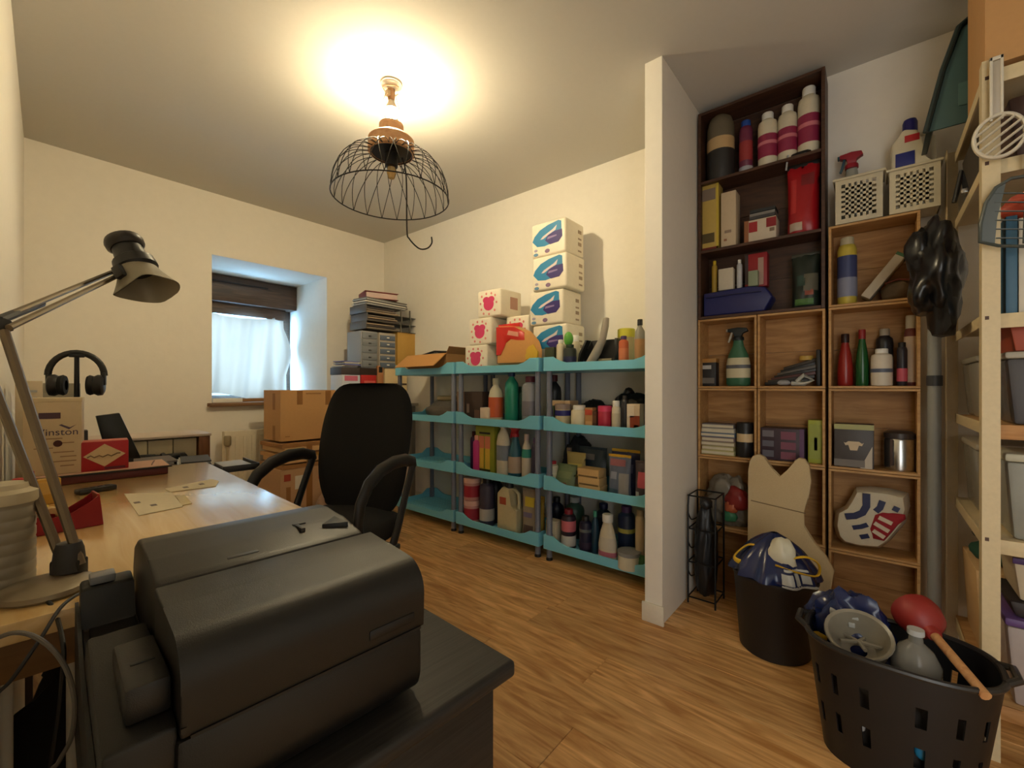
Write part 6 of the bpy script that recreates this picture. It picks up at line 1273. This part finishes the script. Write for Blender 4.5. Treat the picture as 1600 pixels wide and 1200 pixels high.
# ================================================================== METAL RACK
XR0, XR1, YR0, YR1 = 1.80, 2.42, -0.234, -1.12
YBK = -0.215
rk = thing('metal_rack', 'cream slotted-angle metal rack at the right edge of the room', 'rack', (0, 0, 0), 0)
RKM = mat((206, 186, 146), 0.5, var=0.1, bump=0.1, scale=80, name='cream_rack_steel'); RTOP = 1.965
def angle(x, y, sx, sy, nm='post'):
    t_ = 0.003
    o = B().prism([(x, y), (x + sx * 0.042, y), (x + sx * 0.042, y + sy * t_), (x + sx * t_, y + sy * t_), (x + sx * t_, y + sy * 0.036), (x, y + sy * 0.036)], 0, RTOP, 'z').obj(nm, RKM, rk, smooth=False)
    return o
p1 = angle(XR0, YR0, 1, -1); angle(XR1, YBK, -1, -1); angle(XR0, YR1, 1, 1); angle(XR1, YR1, -1, 1)
for z in (0.30, 0.632, 1.255, 1.69, 1.93):
    B().box(XR0 - 0.0008, XR0 + 0.001, YR0 - 0.014, YR0 - 0.006, z - 0.02, z - 0.010).obj('slot', BROWN, p1)
SH = [(0.16, CARDL), (0.62, None), (0.94, CARDL), (1.25, None), (1.68, None), (1.935, None)]
for z, m in SH:
    B().box(XR0 + 0.004, XR0 + 0.010, YR1 + 0.004, YR0 - 0.004, z - 0.040, z, 0.001).obj('front_rail', RKM if m is None else wood((166, 116, 64), (190, 140, 86), 0.6, 'Y', 8, 5), rk)
    B().box(XR0 + 0.010, XR1 - 0.010, YR1 + 0.006, YR0 - 0.010, z - 0.012, z, 0.001).obj('shelf_board', wood((176, 132, 80), (200, 156, 104), 0.6, 'Y', 8, 5) if m else RKM, rk)
    B().box(XR0 + 0.045, XR1 - 0.045, YR0 - 0.009, YR0 - 0.004, z - 0.030, z + 0.004, 0.001).obj('side_rail', RKM, rk)
def rackbox(name, label, cat, x0, x1, y0, y1, z0, z1, m, lid=None, prints=(), bev=0.01):
    t = thing(name, label, cat, ((x0 + x1) / 2, (y0 + y1) / 2, z0), WA)
    w, d, h = abs(y1 - y0), abs(x1 - x0), z1 - z0
    B().prism([(-w / 2 * 0.9, 0), (w / 2 * 0.9, 0), (w / 2, h * (0.9 if lid else 1)), (-w / 2, h * (0.9 if lid else 1))], -d / 2, d / 2, 'y', bev).obj('body', m, t)
    if lid: B().box(-w / 2 - 0.004, w / 2 + 0.004, -d / 2 - 0.004, d / 2 + 0.004, h * 0.9, h, min(0.008, h * 0.04)).obj('lid', lid, t)
    for (a, b_, c, e, pm) in prints: B().box((a - 0.5) * w, (b_ - 0.5) * w, -d / 2 - 0.002, -d / 2 + 0.004, c * h, e * h, 0.0008).obj('printed_panel', pm, t)
    return t
FROST = mat((140, 134, 122), 0.25); 
e_ = 0.0006
# lowest level
rackbox('purple_lid_tub', 'pale storage tub with a purple lid on the lowest rack shelf', 'tub', 1.83, 2.06, -0.285, -0.60, 0.16 + e_, 0.40, mat((170, 156, 150), 0.35), mat((100, 72, 124), 0.4))
rackbox('serving_platter', 'dark round-edged platter lying on the purple-lidded tub', 'platter', 1.84, 2.05, -0.29, -0.58, 0.401, 0.445, mat((46, 38, 38), 0.5))
rackbox('white_carton_pack', 'white carton with a brown patch above the dark platter', 'carton', 1.85, 2.04, -0.30, -0.56, 0.446, 0.565, mat((196, 178, 148), 0.6), None, [(0.3, 0.5, 0.3, 0.7, mat((110, 66, 50), 0.6)), (0.0, 1.0, 0.86, 1.0, PURP)])
rackbox('tan_box', 'tan cardboard box on the lowest rack shelf near the crates', 'box', 2.09, 2.38, -0.258, -0.55, 0.16 + e_, 0.44, CARDL, None, (), 0.003)
t = thing('green_cloth', 'dark green folded cloth on the tan cardboard box', 'cloth', (2.23, -0.36, 0.441), WA)
for i, m in enumerate((mat((30, 72, 54), 0.9), mat((36, 46, 52), 0.9))): B().blob(0.095, 0.10, 0.040, 91 + i, 0.15, 2, 3, c=(0, 0, 0.067 * i), crease=0.1).obj('fold', m, t, ang=60)
# second level
rackbox('clear_tub', 'frosted tub with teal things showing on the second rack shelf', 'tub', 1.83, 2.02, -0.285, -0.56, 0.62 + e_, 0.86, mat((150, 148, 136), 0.3), mat((190, 184, 160), 0.35), [(0.45, 1.0, 0.45, 0.75, mat((50, 108, 110), 0.5)), (0.6, 0.9, 0.75, 0.85, mat((40, 70, 60), 0.5))])
rackbox('white_rack_box', 'small white box in front of the frosted teal tub', 'box', 1.806, 1.826, -0.325, -0.45, 0.62 + e_, 0.72, mat((206, 194, 166), 0.5), None, (), 0.002)
rackbox('grey_organizer', 'translucent grey organizer box deep on the second rack shelf', 'box', 2.08, 2.37, -0.258, -0.54, 0.62 + e_, 0.86, FROST, mat((170, 160, 140), 0.4))
# third level
rackbox('grey_lid_tub', 'dark translucent tub with a pale lid on the wooden rack shelf', 'tub', 1.83, 2.03, -0.285, -0.58, 0.94 + e_, 1.145, mat((84, 82, 84), 0.25), mat((176, 168, 150), 0.35), [(0.55, 1.0, 0.6, 0.85, mat((56, 80, 66), 0.5))])
rackbox('orange_box', 'orange box with a green emblem on the pale lid', 'box', 1.835, 2.02, -0.29, -0.55, 1.146, 1.235, mat((160, 66, 36), 0.5), None, [(0.2, 0.45, 0.6, 0.85, mat((200, 150, 130), 0.5)), (0.35, 0.9, 0.35, 0.75, mat((44, 110, 44), 0.5))], 0.003)
rackbox('storage_tub', 'grey storage tub deep on the wooden rack shelf', 'tub', 2.08, 2.38, -0.258, -0.55, 0.94 + e_, 1.15, FROST, mat((150, 144, 130), 0.4))
# fourth level: books
for i, (c, wd, hh_, nm) in enumerate((((50, 92, 116), 0.022, 0.27, 'slim blue book at the post end of the rack shelf'), ((206, 196, 176), 0.05, 0.26, 'thick white book next to the blue one on the rack'), ((196, 86, 44), 0.045, 0.265, 'orange book next to the thick white one'), ((150, 40, 36), 0.05, 0.25, 'red book at the end of the rack row'))):
    y = -0.282 - (0.0, 0.024, 0.076, 0.123)[i]
    t = thing('book', nm, 'book', (1.89, y - wd / 2, 1.2505), WA, 'books on the metal rack')
    B().box(-wd / 2 + 0.003, wd / 2 - 0.003, -0.066, 0.068, 0.003, hh_ - 0.004).obj('pages', PAPER, t)
    for s in (-1, 1): B().box(s * (wd / 2 - 0.0015) - 0.0015, s * (wd / 2 - 0.0015) + 0.0015, -0.07, 0.07, 0, hh_).obj('cover', mat(c, 0.5), t)
    B().box(-wd / 2, wd / 2, -0.073, -0.069, 0, hh_, 0.001).obj('spine', mat(c, 0.5), t)
t = thing('orange_net', 'red and orange string bag lying on the books', 'bag', (1.90, -0.39, 1.52), WA)
B().blob(0.09, 0.06, 0.05, 95, 0.3, 2.2, 3, crease=0.2).obj('bag_body', mat((176, 70, 46), 0.5), t, ang=60); B().blob(0.03, 0.02, 0.02, 96, 0.2, 2, 2, c=(-0.03, -0.045, 0.03)).obj('orange_patch', mat((216, 110, 50), 0.5), t)
rackbox('brown_case', 'dark brown case on the upper rack shelf', 'case', 1.84, 2.10, -0.29, -0.62, 1.6806, 1.86, mat((70, 46, 36), 0.6))
rackbox('deep_dark_box', 'dark box deep on the upper rack shelf', 'box', 2.12, 2.38, -0.258, -0.55, 1.6806, 1.90, mat((66, 58, 50), 0.7), None, (), 0.003)
# on top of the rack
cbx = flapbox('rack_top_box', 'tall brown cardboard box on top of the metal rack', (1.985, -0.385, 1.9655), 0.28, 0.50, 0.30, WA, m=mat((186, 140, 88), 0.85), opened=True)
tt = thing('teal_crate', 'dark teal plastic crate on edge behind the cardboard box on the rack', 'crate', (2.26, -0.255, 1.9655), WA)
TE = mat((52, 84, 86), 0.45); TED = mat((28, 46, 46), 0.45)
B().prism([(-0.105, 0.0), (-0.06, 0.20), (-0.02, 0.33), (0.06, 0.385), (0.16, 0.40), (0.16, 0.0)], -0.09, -0.08, 'y', 0.003).obj('base_panel', TE, tt)
rimp = [(-0.112, 0.0), (-0.068, 0.205), (-0.028, 0.338), (0.055, 0.395), (0.16, 0.412)]
B().prism(rimp + [(0.16, 0.395), (0.06, 0.38), (-0.015, 0.328), (-0.052, 0.20), (-0.095, 0.0)], -0.08, 0.12, 'y', 0.003).obj('side_wall', TED, tt)
B().tube([(x, -0.09, z) for x, z in rimp], 0.009, 8).obj('rim', TED, tt)
B().box(-0.03, 0.12, -0.0945, -0.0895, 0.06, 0.14, 0.004).obj('molded_panel', mat((70, 104, 104), 0.4), tt)
# black bag hanging on the rack side
hb_ = thing('hanging_black_bag', 'shiny black bin liner hanging between the baskets and the metal rack', 'bag', (2.08, -0.160, 1.30), WA)
B().blob(0.040, 0.05, 0.07, 111, 0.3, 2.0, 3, c=(-0.040, -0.03, 0.215), crease=0.15, flat=False).obj('bag_fold', mat((18, 17, 17), 0.33), hb_, ang=60)
B().blob(0.040, 0.10, 0.13, 112, 0.3, 2.0, 3, c=(0.02, 0.0, -0.08), crease=0.12).obj('bag_fold', mat((18, 17, 17), 0.4), hb_, ang=60)
B().blob(0.066, 0.13, 0.165, 108, 0.34, 2.1, 4, crease=0.15, flat=True).obj('bag_body', mat((18, 17, 17), 0.28), hb_, ang=60)
B().tube([(0.045, -0.02, 0.36), (0.062, -0.02, 0.46), (0.072, -0.015, 0.40)], 0.007, 8).obj('handle_loop', BLACK, hb_); B().box(0.06, 0.078, -0.024, -0.016, 0.385, 0.40, 0.002).obj('hook', SILVER, hb_)
# kitchen utensils hooked on the post
def plateholes(b, poly_outer, bars, y, th): pass
sk = thing('skimmer', 'white slotted kitchen skimmer hooked on the rack post', 'skimmer', (1.780, -0.275, 0), WA)
SKM = mat((206, 196, 176), 0.4)
def loc2(px, py, X=1.780, y0=-0.275): p = onX(px, py, X); return (-(p.y - y0), p.z)
hA_, hB_ = loc2(1546, 92), loc2(1568, 185)
B().box(hA_[0], hA_[0] + 0.006, -0.004, 0.004, hB_[1], hA_[1], 0.001).obj('handle_edge', SKM, sk); B().box(hB_[0] - 0.006, hB_[0], -0.004, 0.004, hB_[1], hA_[1], 0.001).obj('handle_edge', SKM, sk)
B().box(hA_[0] + 0.004, hB_[0] - 0.004, -0.002, 0.003, hB_[1] + 0.012, hA_[1] - 0.012, 0.001).obj('handle_web', mat((176, 164, 146), 0.4), sk)
B().box(hA_[0], hB_[0], -0.004, 0.004, hA_[1] - 0.010, hA_[1], 0.001).obj('handle_end', SKM, sk)
cc = loc2(1561, 213); ra = abs(loc2(1600, 213)[0] - loc2(1516, 213)[0]) / 2 * 0.97; rb_ = abs(loc2(1556, 180)[1] - loc2(1556, 246)[1]) / 2
ell = [(cc[0] + ra * math.cos(2 * PI * i / 40), -0.002 - 0.010 * 0, cc[1] + rb_ * math.sin(2 * PI * i / 40)) for i in range(40)]
B().tube(ell, 0.0085, 8, True, flat=0.6).obj('head_rim', SKM, sk)
for i in range(7):
    o = (i - 3) * 0.0185; th = math.radians(38); dx, dz = math.cos(th), math.sin(th); nx, nz = -dz, dx
    # clip the bar to the ellipse
    px_, pz_ = o * nx, o * nz; A_ = (dx / ra) ** 2 + (dz / rb_) ** 2; Bq = 2 * (px_ * dx / ra ** 2 + pz_ * dz / rb_ ** 2); Cq = (px_ / ra) ** 2 + (pz_ / rb_) ** 2 - 1
    D_ = Bq * Bq - 4 * A_ * Cq
    if D_ <= 0: continue
    s0, s1 = (-Bq - D_ ** 0.5) / (2 * A_), (-Bq + D_ ** 0.5) / (2 * A_)
    B().tube([(cc[0] + px_ + dx * s0, -0.002, cc[1] + pz_ + dz * s0), (cc[0] + px_ + dx * s1, -0.002, cc[1] + pz_ + dz * s1)], 0.0085, 8, flat=0.4).obj('head_bar', SKM, sk)
th = math.radians(38)
for sgn in (-1, 1):
    B().prism([(cc[0] + sgn * ra * 0.98 * math.cos(a), cc[1] + sgn * rb_ * 0.98 * math.sin(a)) for a in [(-0.35 + 0.9 * i / 9) for i in range(10)]], -0.004, 0.001, 'y').obj('head_tip', SKM, sk)
tn = thing('turner', 'dark grey slotted turner hooked on the rack below the white skimmer', 'turner', (1.772, -0.275, 0), WA)
GM = mat((74, 80, 76), 0.4)
o2 = [loc2(a, b_, 1.772) for a, b_ in ((1531, 378), (1532, 350), (1540, 318), (1556, 293), (1580, 279), (1610, 274), (1640, 280), (1660, 300), (1672, 340), (1672, 380), (1640, 384), (1600, 385), (1560, 384))]
B().tube([(p[0], 0, p[1]) for p in o2], 0.0075, 8, True, flat=0.6).obj('blade_rim', GM, tn)
lft = [loc2(a, b_, 1.772) for a, b_ in ((1531, 378), (1532, 350), (1540, 318), (1556, 293), (1572, 284), (1566, 310), (1558, 340), (1554, 383))]
B().prism(lft, -0.002, 0.002, 'y').obj('blade_edge', GM, tn)
for i in range(6):
    a_, b2 = loc2(1556 - 0.5 * i, 372 - i * 14, 1.772), loc2(1600 + 10, 372 - i * 14, 1.772)
    B().tube([(a_[0], 0, a_[1]), (b2[0], 0, b2[1])], 0.004, 6, flat=0.5).obj('blade_bar', GM, tn)
B().tube([(loc2(1600, 380, 1.772)[0], 0, loc2(1600, 380, 1.772)[1]), (loc2(1604, 276, 1.772)[0], 0, loc2(1604, 276, 1.772)[1])], 0.006, 6, flat=0.5).obj('blade_bar', GM, tn)
B().tube([(loc2(1604, 276, 1.772)[0], 0, loc2(1604, 276, 1.772)[1]), (loc2(1606, 180, 1.772)[0], 0, loc2(1606, 120, 1.772)[1])], 0.008, 8, flat=0.6).obj('handle', GM, tn)
